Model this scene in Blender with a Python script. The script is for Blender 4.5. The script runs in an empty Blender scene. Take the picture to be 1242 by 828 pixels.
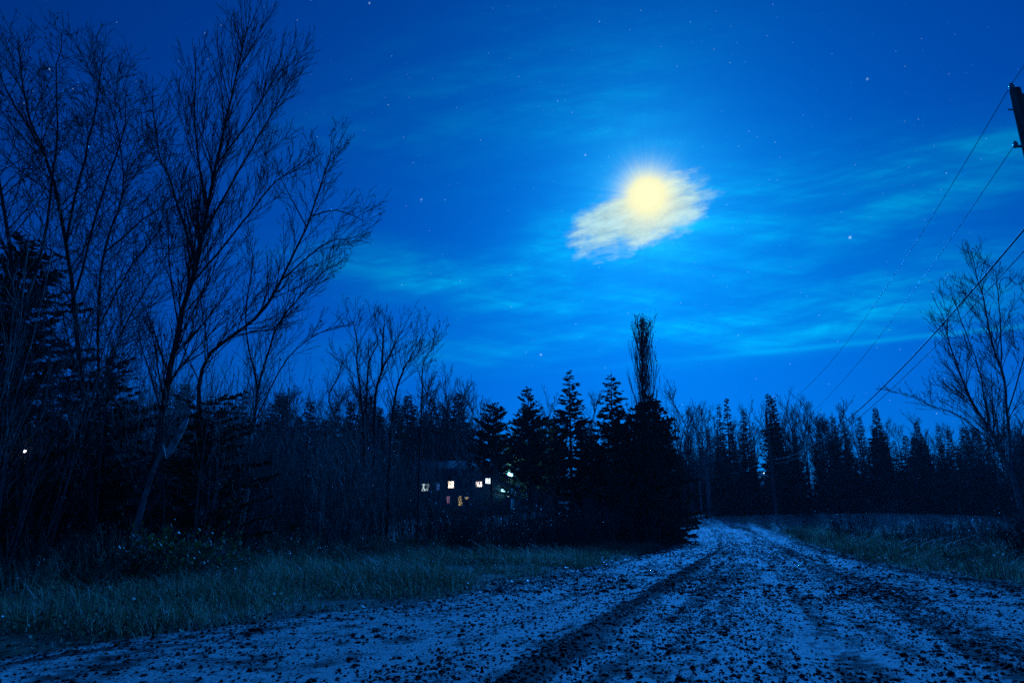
import bpy, math
import numpy as np
from mathutils import Vector, Matrix

SC = bpy.context.scene
COL = SC.collection
R = math.radians
F = 828.0                       # focal length expressed in photo pixels (24 mm on a 36 mm wide sensor)
PITCH = math.atan(234 / F)
SP, CP = math.sin(PITCH), math.cos(PITCH)
H = 0.8                         # eye height above the road

# ------------------------------------------------------------------ basic helpers
def ray(px, py):
    u = (px - 621) / F; v = (414 - py) / F
    return np.array([u, CP - v * SP, SP + v * CP])

def at(px, py, Y):
    d = ray(px, py)
    return np.array([0, 0, H]) + d * (Y / d[1])

def _h(ix, iy, seed):
    n = (ix.astype(np.int64) * 374761393 + iy.astype(np.int64) * 668265263 + seed * 974711) & 0x7fffffff
    n = ((n ^ (n >> 13)) * 1274126177) & 0x7fffffff
    n = (n ^ (n >> 16)) & 0xffff
    return n / 65535.0

def vnoise(x, y, seed=0):
    x = np.asarray(x, float); y = np.asarray(y, float)
    xi = np.floor(x); yi = np.floor(y); fx = x - xi; fy = y - yi
    fx = fx * fx * (3 - 2 * fx); fy = fy * fy * (3 - 2 * fy)
    a = _h(xi, yi, seed); b = _h(xi + 1, yi, seed); c = _h(xi, yi + 1, seed); d = _h(xi + 1, yi + 1, seed)
    return (a * (1 - fx) + b * fx) * (1 - fy) + (c * (1 - fx) + d * fx) * fy

def fbm(x, y, seed=0, o=3):
    s = 0; a = 1; t = 0
    for k in range(o):
        s = s + a * vnoise(x * 2 ** k, y * 2 ** k, seed + k * 17); t += a; a *= .5
    return s / t

def sstep(a, b, x):
    t = np.clip((x - a) / (b - a), 0, 1)
    return t * t * (3 - 2 * t)

def norm(v):
    return v / (np.linalg.norm(v) + 1e-12)

class MB:
    """collects vertices and faces of one mesh"""
    def __init__(s):
        s.v = []; s.q = []; s.t = []; s.qm = []; s.tm = []; s.n = 0; s.col = []
    def add(s, v, quads=None, tris=None, mat=0, col=None):
        v = np.asarray(v, float).reshape(-1, 3)
        if quads is not None and len(quads):
            quads = np.asarray(quads, int); s.q.append(quads + s.n); s.qm.append(np.full(len(quads), mat))
        if tris is not None and len(tris):
            tris = np.asarray(tris, int); s.t.append(tris + s.n); s.tm.append(np.full(len(tris), mat))
        s.v.append(v); s.n += len(v)
        if col is not None:
            s.col.append(np.asarray(col, float))
    def build(s, name, mats, parent=None, smooth=False, loc=None):
        me = bpy.data.meshes.new(name)
        v = np.concatenate(s.v) if s.v else np.zeros((0, 3))
        q = np.concatenate(s.q) if s.q else np.zeros((0, 4), int)
        t = np.concatenate(s.t) if s.t else np.zeros((0, 3), int)
        nq, nt = len(q), len(t)
        me.vertices.add(len(v)); me.vertices.foreach_set('co', v.astype(np.float32).ravel())
        li = np.concatenate([q.ravel(), t.ravel()]).astype(np.int32)
        me.loops.add(len(li)); me.loops.foreach_set('vertex_index', li)
        me.polygons.add(nq + nt)
        st = np.concatenate([np.arange(nq) * 4, nq * 4 + np.arange(nt) * 3]).astype(np.int32)
        me.polygons.foreach_set('loop_start', st)
        mi = np.concatenate((s.qm + s.tm) or [np.zeros(0)]).astype(np.int32)
        if s.qm or s.tm:
            me.polygons.foreach_set('material_index', mi)
        if smooth:
            me.polygons.foreach_set('use_smooth', np.ones(nq + nt, bool))
        me.update(calc_edges=True)
        if s.col:
            c = np.concatenate(s.col)
            at_ = me.attributes.new('tint', 'FLOAT', 'POINT')
            at_.data.foreach_set('value', c.astype(np.float32))
        for m in (mats if isinstance(mats, (list, tuple)) else [mats]):
            me.materials.append(m)
        o = bpy.data.objects.new(name, me)
        COL.objects.link(o)
        if parent is not None:
            o.parent = parent
        if loc is not None:
            o.location = loc
        return o

def tag(o, label=None, cat=None, group=None, kind=None):
    if label: o['label'] = label
    if cat: o['category'] = cat
    if group: o['group'] = group
    if kind: o['kind'] = kind
    return o

def empty(name, loc, rz=0):
    o = bpy.data.objects.new(name, None)
    o.empty_display_size = .3
    COL.objects.link(o); o.location = loc; o.rotation_euler = (0, 0, rz)
    return o

def copy_tree(o, parent=None):
    c = o.copy(); COL.objects.link(c)
    if parent is not None: c.parent = parent
    for ch in list(o.children): copy_tree(ch, c)
    return c

def box(mb, c, s, mat=0, rot=None):
    x, y, z = [k / 2 for k in s]
    v = np.array([[i * x, j * y, k * z] for k in (-1, 1) for j in (-1, 1) for i in (-1, 1)])
    if rot is not None: v = v @ np.array(rot).T
    mb.add(v + np.array(c), [[0, 2, 3, 1], [4, 5, 7, 6], [0, 1, 5, 4], [2, 6, 7, 3], [0, 4, 6, 2], [1, 3, 7, 5]], mat=mat)

def tubes(mb, polys, sides=3, mat=0, caps=False):
    """polys: list of (points Kx3, radii K)"""
    by = {}
    for p, r in polys: by.setdefault(len(p), []).append((p, r))
    ang = np.arange(sides) * 2 * math.pi / sides
    for K, L in by.items():
        P = np.array([a for a, _ in L], float); Rr = np.array([b for _, b in L], float); n = len(L)
        T = np.empty_like(P); T[:, 1:-1] = P[:, 2:] - P[:, :-2]; T[:, 0] = P[:, 1] - P[:, 0]; T[:, -1] = P[:, -1] - P[:, -2]
        T /= np.linalg.norm(T, axis=2, keepdims=True) + 1e-9
        ref = np.where(np.abs(T[:, :1, 2:3]) > .8, np.array([1., .13, 0]), np.array([0., .1, 1.]))
        A = np.cross(T, np.broadcast_to(ref, T.shape)); A /= np.linalg.norm(A, axis=2, keepdims=True) + 1e-9
        B = np.cross(T, A)
        V = P[:, :, None] + Rr[:, :, None, None] * (A[:, :, None] * np.cos(ang)[:, None] + B[:, :, None] * np.sin(ang)[:, None])
        idx = np.arange(n * K * sides).reshape(n, K, sides)
        nx = np.roll(idx, -1, axis=2)
        q = np.stack([idx[:, :-1], nx[:, :-1], nx[:, 1:], idx[:, 1:]], -1).reshape(-1, 4)
        mb.add(V.reshape(-1, 3), quads=q, mat=mat)

# ------------------------------------------------------------------ materials
def newmat(name):
    m = bpy.data.materials.new(name); m.use_nodes = True
    nt = m.node_tree; nt.nodes.clear()
    out = nt.nodes.new('ShaderNodeOutputMaterial')
    b = nt.nodes.new('ShaderNodeBsdfPrincipled')
    nt.links.new(b.outputs[0], out.inputs[0])
    return m, nt, b

def noisy(name, c1, c2, scale=6, rough=.85, detail=5, bump=0, stretch=(1, 1, 1), spec=.3, obj_var=0):
    m, nt, b = newmat(name)
    tc = nt.nodes.new('ShaderNodeTexCoord'); mp = nt.nodes.new('ShaderNodeMapping'); mp.inputs['Scale'].default_value = stretch
    nz = nt.nodes.new('ShaderNodeTexNoise'); nz.inputs['Scale'].default_value = scale; nz.inputs['Detail'].default_value = detail
    nt.links.new(tc.outputs['Object'], mp.inputs[0]); nt.links.new(mp.outputs[0], nz.inputs['Vector'])
    rp = nt.nodes.new('ShaderNodeValToRGB'); rp.color_ramp.elements[0].position = .35; rp.color_ramp.elements[1].position = .65
    rp.color_ramp.elements[0].color = (*c1, 1); rp.color_ramp.elements[1].color = (*c2, 1)
    nt.links.new(nz.outputs[0], rp.inputs[0]); src = rp.outputs[0]
    nt.links.new(src, b.inputs['Base Color'])
    b.inputs['Roughness'].default_value = rough; b.inputs['Specular IOR Level'].default_value = spec
    if bump:
        bp = nt.nodes.new('ShaderNodeBump'); bp.inputs['Strength'].default_value = bump; bp.inputs['Distance'].default_value = .05
        nt.links.new(nz.outputs[0], bp.inputs['Height']); nt.links.new(bp.outputs[0], b.inputs['Normal'])
    return m

def tinted(name, cols, rough=.7, spec=.3, transl=0):
    """colour from the per-vertex 'tint' attribute through a ramp of cols"""
    m, nt, b = newmat(name)
    a = nt.nodes.new('ShaderNodeAttribute'); a.attribute_name = 'tint'
    rp = nt.nodes.new('ShaderNodeValToRGB')
    els = rp.color_ramp.elements
    while len(els) < len(cols): els.new(.5)
    for i, c in enumerate(cols):
        els[i].position = i / (len(cols) - 1); els[i].color = (*c, 1)
    nt.links.new(a.outputs['Fac'], rp.inputs[0]); nt.links.new(rp.outputs[0], b.inputs['Base Color'])
    b.inputs['Roughness'].default_value = rough; b.inputs['Specular IOR Level'].default_value = spec
    if transl:
        tr = nt.nodes.new('ShaderNodeBsdfTranslucent'); mx = nt.nodes.new('ShaderNodeMixShader'); mx.inputs[0].default_value = transl
        nt.links.new(rp.outputs[0], tr.inputs[0])
        nt.links.new(b.outputs[0], mx.inputs[1]); nt.links.new(tr.outputs[0], mx.inputs[2])
        nt.links.new(mx.outputs[0], nt.nodes['Material Output'].inputs[0])
    return m

def emit(name, col, s):
    m = bpy.data.materials.new(name); m.use_nodes = True; nt = m.node_tree; nt.nodes.clear()
    o = nt.nodes.new('ShaderNodeOutputMaterial'); e = nt.nodes.new('ShaderNodeEmission')
    e.inputs[0].default_value = (*col, 1); e.inputs[1].default_value = s; nt.links.new(e.outputs[0], o.inputs[0])
    return m

M = {}
M['bark'] = noisy('grey_brown_bark', (.03, .027, .024), (.075, .065, .055), 9, .9, bump=.6, stretch=(1, 1, .25))
M['grey_bark'] = noisy('smooth_grey_bark', (.12, .115, .11), (.30, .29, .27), 6, .8, bump=.3, stretch=(1, 1, 1.5))
M['dry_stalk'] = noisy('dry_weed_stalks', (.14, .11, .06), (.42, .36, .22), 3, .8)
M['dark_bark'] = noisy('dark_conifer_bark', (.03, .026, .022), (.08, .066, .055), 9, .9, bump=.6, stretch=(1, 1, .25))
M['pale_bark'] = noisy('pale_birch_bark', (.16, .15, .14), (.62, .60, .56), 5, .7, bump=.3, stretch=(1, 1, 2.5))
M['twig'] = noisy('bare_twig_bark', (.045, .038, .034), (.095, .08, .068), 4, .85)
M['shrub_twig'] = noisy('shrub_twig_bark', (.10, .085, .075), (.28, .25, .22), 3, .7)
M['needle'] = noisy('spruce_needles', (.03, .06, .03), (.065, .115, .05), 2.2, .7)
M['pine'] = noisy('pine_needles', (.035, .065, .03), (.075, .12, .05), 2.2, .7)
M['leaf'] = tinted('broad_leaves', [(.05, .09, .02), (.08, .16, .03), (.16, .20, .05)], .55, .4, .3)
M['dry_leaf'] = tinted('dry_leaves', [(.04, .025, .018), (.10, .07, .04), (.30, .25, .17)], .45, .5, .2)
M['grass'] = tinted('verge_grass', [(.065, .075, .035), (.14, .145, .06), (.30, .26, .13), (.58, .50, .33)], .55, .3, .4)
M['wood'] = noisy('weathered_pole_wood', (.08, .07, .06), (.2, .175, .15), 12, .85, bump=.4, stretch=(1, 1, .08))
M['metal'] = noisy('dull_galvanised_metal', (.25, .25, .26), (.4, .4, .41), 20, .45)
M['ceramic'] = noisy('brown_glazed_ceramic', (.25, .24, .22), (.4, .38, .36), 20, .2, spec=.6)
M['cable'] = noisy('black_cable_sheath', (.10, .10, .105), (.17, .17, .18), 10, .55, spec=.35)
M['bare_wire'] = noisy('bare_aluminium_wire', (.20, .20, .21), (.32, .32, .33), 10, .45, spec=.45)
M['siding'] = noisy('house_siding', (.04, .05, .06), (.07, .08, .09), 3, .7, stretch=(.1, .1, 8))
M['roofing'] = noisy('asphalt_shingles', (.03, .03, .035), (.06, .06, .065), 6, .9)
M['trim'] = noisy('white_trim', (.6, .6, .6), (.75, .75, .75), 6, .5)
M['clod'] = tinted('dark_clods', [(.018, .014, .011), (.04, .032, .026), (.10, .09, .08)], .85, .2)

# ------------------------------------------------------------------ terrain
# road centre line: straight ahead to the right, then bending left and climbing
D0 = np.array([math.sin(R(18.2)), math.cos(R(18.2))])
_cl = [np.array([0.0, 0.0]) - D0 * 30]
_az = 18.2; _s = -30
while _s < 170:
    if 34 < _s < 62: _az -= .20 * .5
    elif 62 <= _s: _az -= .85 * .5
    a = R(_az); _cl.append(_cl[-1] + .5 * np.array([math.sin(a), math.cos(a)])); _s += .5
CLN = np.array(_cl); NCL = len(CLN)
CLT = np.gradient(CLN, axis=0); CLT /= np.linalg.norm(CLT, axis=1)[:, None]
CLS = np.arange(NCL) * .5 - 30

def flare(s, sg):
    """extra half-width where the track widens near the viewer (left) and at the field entrance (right)"""
    s = np.asarray(s, float)
    return np.where(sg < 0, 1.0 * sstep(9, 3.5, s), .75 * sstep(20, 13, s))

def road_st(x, y):
    x = np.asarray(x, float).ravel(); y = np.asarray(y, float).ravel()
    S = np.empty(len(x)); T = np.empty(len(x))
    for i in range(0, len(x), 20000):
        xx = x[i:i + 20000, None]; yy = y[i:i + 20000, None]
        d = (xx - CLN[None, :, 0]) ** 2 + (yy - CLN[None, :, 1]) ** 2
        k = d.argmin(1); dx = xx[:, 0] - CLN[k, 0]; dy = yy[:, 0] - CLN[k, 1]
        t = CLT[k]
        S[i:i + 20000] = CLS[k] + dx * t[:, 0] + dy * t[:, 1]
        T[i:i + 20000] = dx * t[:, 1] - dy * t[:, 0]
    T0 = T.copy(); sg = np.sign(T0); ex = flare(S, sg)
    for _ in range(6): T = T0 - sg * ex * sstep(2.0, 4.1, np.abs(T))
    return S, T

def st_xy(s, t):
    s = np.asarray(s, float); t = np.asarray(t, float)
    t = t + np.sign(t) * flare(s, np.sign(t)) * sstep(2.0, 4.1, np.abs(t))
    f = np.clip((s + 30) / .5, 0, NCL - 1.001); i = f.astype(int); w = (f - i)[..., None]
    c = CLN[i] * (1 - w) + CLN[i + 1] * w; tg = CLT[i] * (1 - w) + CLT[i + 1] * w
    tg = tg / np.linalg.norm(tg, axis=-1, keepdims=True)
    return c[..., 0] + t * tg[..., 1], c[..., 1] - t * tg[..., 0]

def base_z(x, y):
    y = np.asarray(y, float)
    r = 6 * np.log1p(np.exp(np.clip((y - 43) / 6, -30, 30)))
    r = np.where(y > 200, r, r)
    z = .068 * r
    z = np.where(z > 5, 5 + 3.0 * np.tanh((z - 5) / 3.0 * .8), z) + .13 * np.clip(y - 128, 0, 110)
    return z

def gz(x, y):
    x = np.asarray(x, float); y = np.asarray(y, float)
    shp = x.shape
    S, T = road_st(x, y); S = S.reshape(shp); T = T.reshape(shp)
    z = base_z(x, y)
    off = np.minimum(np.abs(T + .15) - 3.95, 60)
    z = z + np.where(off > 0, .16 * (fbm(x * .35, y * .35, 5) - .5) * np.clip(off, 0, 1), 0)
    z = z - .18 * sstep(.4, -.4, off)                              # bed under the road sheet
    z = z + np.where(T < 0, .12 * sstep(2, 6, off), -.25 * sstep(1.5, 7, off) + .25 * sstep(9, 20, off))
    z = z + 1.2 * (fbm(x * .03, y * .03, 9) - .5) * sstep(10, 40, off)
    return z

def gz1(x, y):
    return float(gz(np.array([x]), np.array([y]))[0])

def axis(lo, hi, fine0, fine1, step, grow=1.18):
    a = list(np.arange(fine0, fine1 + 1e-6, step))
    d = step; v = fine1
    while v < hi: d *= grow; v += d; a.append(min(v, hi))
    d = step; v = fine0; pre = []
    while v > lo: d *= grow; v -= d; pre.append(max(v, lo))
    return np.array(pre[::-1] + a)

xs = axis(-520, 520, -42, 62, .8); ys = axis(-120, 620, -6, 128, .8)
gx, gy = np.meshgrid(xs, ys)
g = MB(); nx, ny = len(xs), len(ys)
idx = np.arange(nx * ny).reshape(ny, nx)
quads = np.stack([idx[:-1, :-1], idx[:-1, 1:], idx[1:, 1:], idx[1:, :-1]], -1).reshape(-1, 4)
g.add(np.stack([gx, gy, gz(gx, gy)], -1).reshape(-1, 3), quads)
M['ground'] = noisy('leaf_littered_soil', (.02, .02, .012), (.075, .065, .035), 3.5, .9, 8, bump=.6)
go = g.build('ground', M['ground'], smooth=True); tag(go, kind='structure')

# ------------------------------------------------------------------ road
def dark_amount(s, t):
    """where the loose dark soil lies across the road (0 hard pack .. 1 clods)"""
    w = .10 * (vnoise(s * .25, t * 0, 3) - .5)
    d = (.95 - .55 * sstep(18, 42, s)) * np.exp(-((t + 1.25 + w) / .15) ** 2)
    d = d + .46 * np.exp(-((t - 1.65 + w) / .38) ** 2)
    d = d + .28 * np.exp(-((t + .55 + w) / .45) ** 2)
    d = d + .20 * np.exp(-((t - .9) / .3) ** 2)
    d = d + .30 * np.exp(-((t + 3.75) / .35) ** 2) + .75 * np.exp(-((t - 3.45) / .3) ** 2)
    d = d + .30
    return d

def road_dirt(s, t):
    d = dark_amount(s, t)
    n = fbm(t * 5, s * 2.2, 21, 4); n2 = fbm(t * 7 , s * .35, 31, 3)     # blotches / streaks left by tyres
    n3 = fbm(t * 22, s * 11, 41, 2)
    fa = sstep(12, 26, s); v = d * .8 + .06 + (n - .5) * (.75 - .35 * fa) + (n2 - .5) * (.8 + .7 * fa) + (n3 - .5) * .8
    return np.clip(sstep(.28, .78, v), 0, 1)

def road_z(x, y, s, t):
    z = base_z(x, y) - .006 * t * t * .35
    z = z + (.055 - .04 * sstep(18, 42, s)) * np.exp(-((t + 1.25) / .16) ** 2) + .025 * np.exp(-((t - 1.65) / .4) ** 2) - .02 * np.exp(-((t + 2.4) / .45) ** 2) - .02 * np.exp(-((t - .5) / .35) ** 2)
    z = z + .02 * (fbm(t * 3, s * 1.1, 51, 3) - .5) + .018 * (fbm(t * 14, s * 12, 61, 2) - .5) + .03 * (fbm(t * 6, s * .3, 71, 2) - .5)
    return z

rd = MB()
def road_block(s0, s1, ds, dt):
    S = np.linspace(s0, s1, max(2, int((s1 - s0) / ds) + 1)); T = np.linspace(-4.15, 3.85, int(8 / dt) + 1)
    tt, ss = np.meshgrid(T, S)
    edge = .18 * (vnoise(ss * 1.3, ss * 0 + 3.3, 8) - .5)
    te = tt + edge * sstep(3.2, 4, np.abs(tt))
    x, y = st_xy(ss, te)
    z = road_z(x, y, ss, te) + .01 - .12 * sstep(3.75, 4.15, np.abs(tt + .15))
    n0, n1 = tt.shape; idx = np.arange(n0 * n1).reshape(n0, n1)
    q = np.stack([idx[:-1, :-1], idx[:-1, 1:], idx[1:, 1:], idx[1:, :-1]], -1).reshape(-1, 4)
    rd.add(np.stack([x, y, z], -1).reshape(-1, 3), q, col=road_dirt(ss, te).ravel())
road_block(-30, 1.5, 1, .3); road_block(1.5, 13, .035, .035); road_block(13, 26, .07, .06); road_block(26, 60, .2, .08); road_block(60, 160, .5, .1)
m, nt, b = newmat('packed_dirt_road'); M['road'] = m
a = nt.nodes.new('ShaderNodeAttribute'); a.attribute_name = 'tint'
tc = nt.nodes.new('ShaderNodeTexCoord')
n1 = nt.nodes.new('ShaderNodeTexNoise'); n1.inputs['Scale'].default_value = 42; n1.inputs['Detail'].default_value = 6; n1.inputs['Roughness'].default_value = .7
n2 = nt.nodes.new('ShaderNodeTexNoise'); n2.inputs['Scale'].default_value = 9; n2.inputs['Detail'].default_value = 4
nt.links.new(tc.outputs['Object'], n1.inputs['Vector']); nt.links.new(tc.outputs['Object'], n2.inputs['Vector'])
r1 = nt.nodes.new('ShaderNodeValToRGB'); r1.color_ramp.elements[0].color = (.085, .08, .075, 1); r1.color_ramp.elements[1].color = (.52, .51, .48, 1)
r1.color_ramp.elements[0].position = .36; r1.color_ramp.elements[1].position = .56
nt.links.new(n1.outputs[0], r1.inputs[0])
mx = nt.nodes.new('ShaderNodeMix'); mx.data_type = 'RGBA'
nt.links.new(a.outputs['Fac'], mx.inputs[0]); nt.links.new(r1.outputs[0], mx.inputs[6]); mx.inputs[7].default_value = (.035, .03, .026, 1)
nt.links.new(mx.outputs[2], b.inputs['Base Color'])
rr = nt.nodes.new('ShaderNodeMapRange'); rr.inputs[3].default_value = .75; rr.inputs[4].default_value = .9
nt.links.new(a.outputs['Fac'], rr.inputs[0]); nt.links.new(rr.outputs[0], b.inputs['Roughness'])
b.inputs['Specular IOR Level'].default_value = .12
bp = nt.nodes.new('ShaderNodeBump'); bp.inputs['Strength'].default_value = .8; bp.inputs['Distance'].default_value = .015
nt.links.new(n1.outputs[0], bp.inputs['Height']); nt.links.new(bp.outputs[0], b.inputs['Normal'])
ro = rd.build('road', M['road'], smooth=True); tag(ro, kind='structure')

# loose clods and stones on the road: nobody could count them
def rocks(mb, x, y, z, r, seed, flat=.55, small=False):
    rg = np.random.default_rng(seed); n = len(x)
    base = np.array([[0, 0, 1], [.9, 0, .35], [.28, .86, .35], [-.73, .53, .35], [-.73, -.53, .35], [.28, -.86, .35],
                     [.73, .53, -.4], [-.28, .86, -.4], [-.9, 0, -.4], [-.28, -.86, -.4], [.73, -.53, -.4], [0, 0, -1]])
    tri = np.array([[0, 1, 2], [0, 2, 3], [0, 3, 4], [0, 4, 5], [0, 5, 1], [1, 6, 2], [2, 7, 3], [3, 8, 4], [4, 9, 5], [5, 10, 1],
                    [6, 7, 2], [7, 8, 3], [8, 9, 4], [9, 10, 5], [10, 6, 1], [11, 7, 6], [11, 8, 7], [11, 9, 8], [11, 10, 9], [11, 6, 10]])
    if small:
        base = np.array([[0, 0, 1], [1, 0, 0], [0, .8, 0], [-1, 0, 0], [0, -.8, 0], [0, 0, -1.]])
        tri = np.array([[0, 1, 2], [0, 2, 3], [0, 3, 4], [0, 4, 1], [5, 2, 1], [5, 3, 2], [5, 4, 3], [5, 1, 4]])
    nb = len(base)
    V = base[None] * (1 + .35 * rg.standard_normal((n, nb, 1))) * np.stack([rg.uniform(.7, 1.5, n), rg.uniform(.6, 1.1, n), flat * rg.uniform(.6, 1.5, n)], -1)[:, None]
    an = rg.uniform(0, 6.28, n); c, s_ = np.cos(an), np.sin(an)
    X = V[..., 0] * c[:, None] - V[..., 1] * s_[:, None]; Y = V[..., 0] * s_[:, None] + V[..., 1] * c[:, None]
    V = np.stack([X, Y, V[..., 2]], -1) * r[:, None, None] + np.stack([x, y, z + r * .25], -1)[:, None]
    T = (tri[None] + (np.arange(n) * nb)[:, None, None]).reshape(-1, 3)
    mb.add(V.reshape(-1, 3), tris=T, col=np.repeat(rg.random(n) ** 2, nb))

rg = np.random.default_rng(4)
def scatter_clods(n, s0, s1, r0, sig, rmax, seed, power=1.5):
    rg = np.random.default_rng(seed)
    s = s0 + (s1 - s0) * rg.random(n) ** power; t = rg.uniform(-4.5, 4.3, n)
    keep = rg.random(n) < np.clip(.10 + dark_amount(s, t) * .6 + .9 * (fbm(t * 2.5, s * 1.2, 77, 3) - .42), .02, 1)
    s, t = s[keep], t[keep]; x, y = st_xy(s, t); z = np.where(np.abs(t + .15) < 3.8, road_z(x, y, s, t) + .01, gz(x, y))
    r = np.clip(r0 * np.exp(sig * rg.standard_normal(len(s))), .006, rmax)
    return x, y, z, r
cl = MB()
for args in [(130000, 2.5, 20, .0078, .4, .02, 6, 1.4), (30000, 2.5, 16, .0105, .42, .026, 1), (30000, 10, 48, .017, .45, .05, 2, 1.3), (9000, 26, 75, .026, .4, .055, 3, 1.1)]:
    rocks(cl, *scatter_clods(*args), args[6], small=args[3] < .01)
co = cl.build('gravel', M['clod']); tag(co, 'loose dark clods and stones strewn over the dirt road', 'gravel', kind='stuff')

# ------------------------------------------------------------------ grass on the verges
def blades(mb, x, y, z, h, w, seed, lean=.8, tint=None):
    rg = np.random.default_rng(seed); n = len(x)
    a = rg.uniform(0, 6.28, n); dx, dy = np.cos(a), np.sin(a); l = rg.uniform(.05, lean * 2, n) * h
    p = np.stack([x, y, z - .02], -1)
    side = np.stack([-dy, dx, 0 * dx], -1) * (w / 2)[:, None]
    mid = p + np.stack([dx * l * .3, dy * l * .3, h * .6], -1); tip = p + np.stack([dx * l, dy * l, h * rg.uniform(.8, 1, n)], -1)
    V = np.stack([p - side, p + side, mid + side * .75, mid - side * .75, tip], 1)
    i = (np.arange(n) * 5)[:, None]
    c = np.repeat(tint if tint is not None else rg.random(n), 5)
    mb.add(V.reshape(-1, 3), quads=i + np.array([[0, 1, 2, 3]]), tris=i + np.array([[3, 2, 4]]), col=c)

def strip_points(n, s0, s1, t0, t1, seed, pw=1.5):
    rg = np.random.default_rng(seed)
    s = s0 + (s1 - s0) * rg.random(n) ** pw; t = rg.uniform(t0, t1, n); x, y = st_xy(s, t)
    return x, y, s, t, rg
gr = MB(); rg_pts = []
def verge(n, s0, s1, t0, t1, seed, hmin, hmax, w, edge_low=True, pw=1.5, dens=.43, green=0.):
    x, y, s, t, rg = strip_points(n, s0, s1, t0, t1, seed, pw)
    f = fbm(x * .9, y * .9, seed + 5, 3); inner = min(abs(t0), abs(t1)) if t0 * t1 > 0 else 0
    e = sstep(inner - .35, inner + .8, np.abs(t) + .5 * (vnoise(s * .8, t * 0, 2) - .5))
    keep = rg.random(n) < (.10 + .9 * e) * sstep(dens - .15, dens + .2, f)
    x, y, f, e = x[keep], y[keep], f[keep], e[keep]; m_ = len(x); rg_pts.append((x[::5], y[::5]))
    hh = (hmin + (hmax - hmin) * rg.random(m_) ** 1.5) * (.35 + .65 * e) * (.15 + 1.7 * f * f / .5)
    tn = np.clip(fbm(x * .5, y * .5, 91, 2) * .9 + .10 - green + .34 * rg.standard_normal(m_), 0, 1)
    blades(gr, x, y, gz(x, y), hh, w * rg.uniform(.6, 1.3, m_), seed, tint=tn)
verge(130000, 1.5, 22, -9.8, -4.0, 11, .05, .30, .007)
verge(50000, 18, 50, -10.5, -4.0, 12, .08, .34, .014, pw=1.2)
verge(8000, 45, 75, -8, -4.0, 13, .15, .4, .04)
verge(80000, 8, 30, 3.7, 9.5, 14, .05, .30, .009)
verge(30000, 24, 62, 3.75, 12, 15, .14, .5, .028, pw=1.1, green=.15)
verge(11000, 50, 85, 4.0, 26, 16, .15, .5, .04, pw=1, dens=.48)
verge(14000, 16, 60, 8.5, 34, 17, .12, .45, .02, pw=1.2, dens=.55)
fx = np.concatenate([q[0] for q in rg_pts]); fy = np.concatenate([q[1] for q in rg_pts]); fn = len(fx); frg = np.random.default_rng(8)
fx = fx + frg.normal(0, .06, fn); fy = fy + frg.normal(0, .06, fn)
def forbs(mb):
    p = np.stack([fx, fy, gz(fx, fy) + .02 + .14 * frg.random(fn) ** 1.5], -1); d = frg.standard_normal((fn, 3)); d[:, 2] *= .5; d /= np.linalg.norm(d, axis=1)[:, None]
    e = np.cross(d, frg.standard_normal((fn, 3))); e /= np.linalg.norm(e, axis=1)[:, None] + 1e-9; z_ = (.022 + .0016 * np.hypot(fx, fy))[:, None] * frg.uniform(.6, 1.6, (fn, 1))
    mb.add(np.stack([p, p + d * z_ * .5 + e * z_ * .35, p + d * z_, p + d * z_ * .5 - e * z_ * .35], 1).reshape(-1, 3), quads=(np.arange(fn) * 4)[:, None] + np.arange(4), col=np.repeat(np.clip(.45 + .3 * frg.standard_normal(fn), 0, 1), 4))
forbs(gr)
gro = gr.build('grass', M['grass']); tag(gro, 'rough autumn grass along both verges of the road', 'grass', kind='stuff')

# fallen leaves
lv = MB()
def leaf_cards(mb, p, size, seed, mat=0, flat=False):
    rg = np.random.default_rng(seed); n = len(p)
    d = rg.standard_normal((n, 3)); 
    if flat: d[:, 2] *= .25
    d /= np.linalg.norm(d, axis=1)[:, None]
    e = np.cross(d, rg.standard_normal((n, 3)) * (np.array([.3, .3, 1]) if flat else 1)); e /= np.linalg.norm(e, axis=1)[:, None] + 1e-9
    s = (size * rg.uniform(.6, 1.3, n))[:, None]
    V = np.stack([p, p + d * s * .5 + e * s * .3, p + d * s, p + d * s * .5 - e * s * .3], 1)
    mb.add(V.reshape(-1, 3), quads=(np.arange(n) * 4)[:, None] + np.arange(4), mat=mat, col=np.repeat(rg.random(n) ** 1.6, 4))
for (n, s0, s1, t0, t1, sd) in [(2600, 4, 26, -10, -3.7, 31), (1800, 8, 34, 3.3, 9, 32)]:
    x, y, s, t, rg = strip_points(n, s0, s1, t0, t1, sd)
    z = np.where(np.abs(t + .15) < 3.9, road_z(x, y, s, t) + .02, gz(x, y) + .03 + .12 * rg.random(n) * (np.abs(t) > 4.6))
    leaf_cards(lv, np.stack([x, y, z], -1), np.full(n, .06), sd, flat=True)
lo = lv.build('fallen_leaves', M['dry_leaf']); tag(lo, 'pale fallen leaves caught in the verge grass', 'leaves', kind='stuff')

# ------------------------------------------------------------------ bare trees
LREF = 0
def grow(out, p, d, L, r, lvl, maxl, rg, up=.25, spread=(25, 55), nch=(0, 9, 6, 4), wander=.10, rmin=.004, ratio=(.3, .6)):
    K = 6 if lvl <= 1 else 4
    pts = [p]; dd = d; seg = L / (K - 1)
    for k in range(K - 1):
        dd = norm(dd + wander * rg.standard_normal(3) + np.array([0, 0, up * seg / max(L, .3)]) )
        pts.append(pts[-1] + dd * seg)
    pts = np.array(pts); r1 = max(rmin * .7, r * .35)
    out.append((pts, np.linspace(max(r, rmin), r1, K)))
    if lvl < maxl:
        sprout(out, pts, L, r, lvl, maxl, rg, nch[min(lvl, len(nch) - 1)], up, spread, nch, wander, rmin, ratio)

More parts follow.
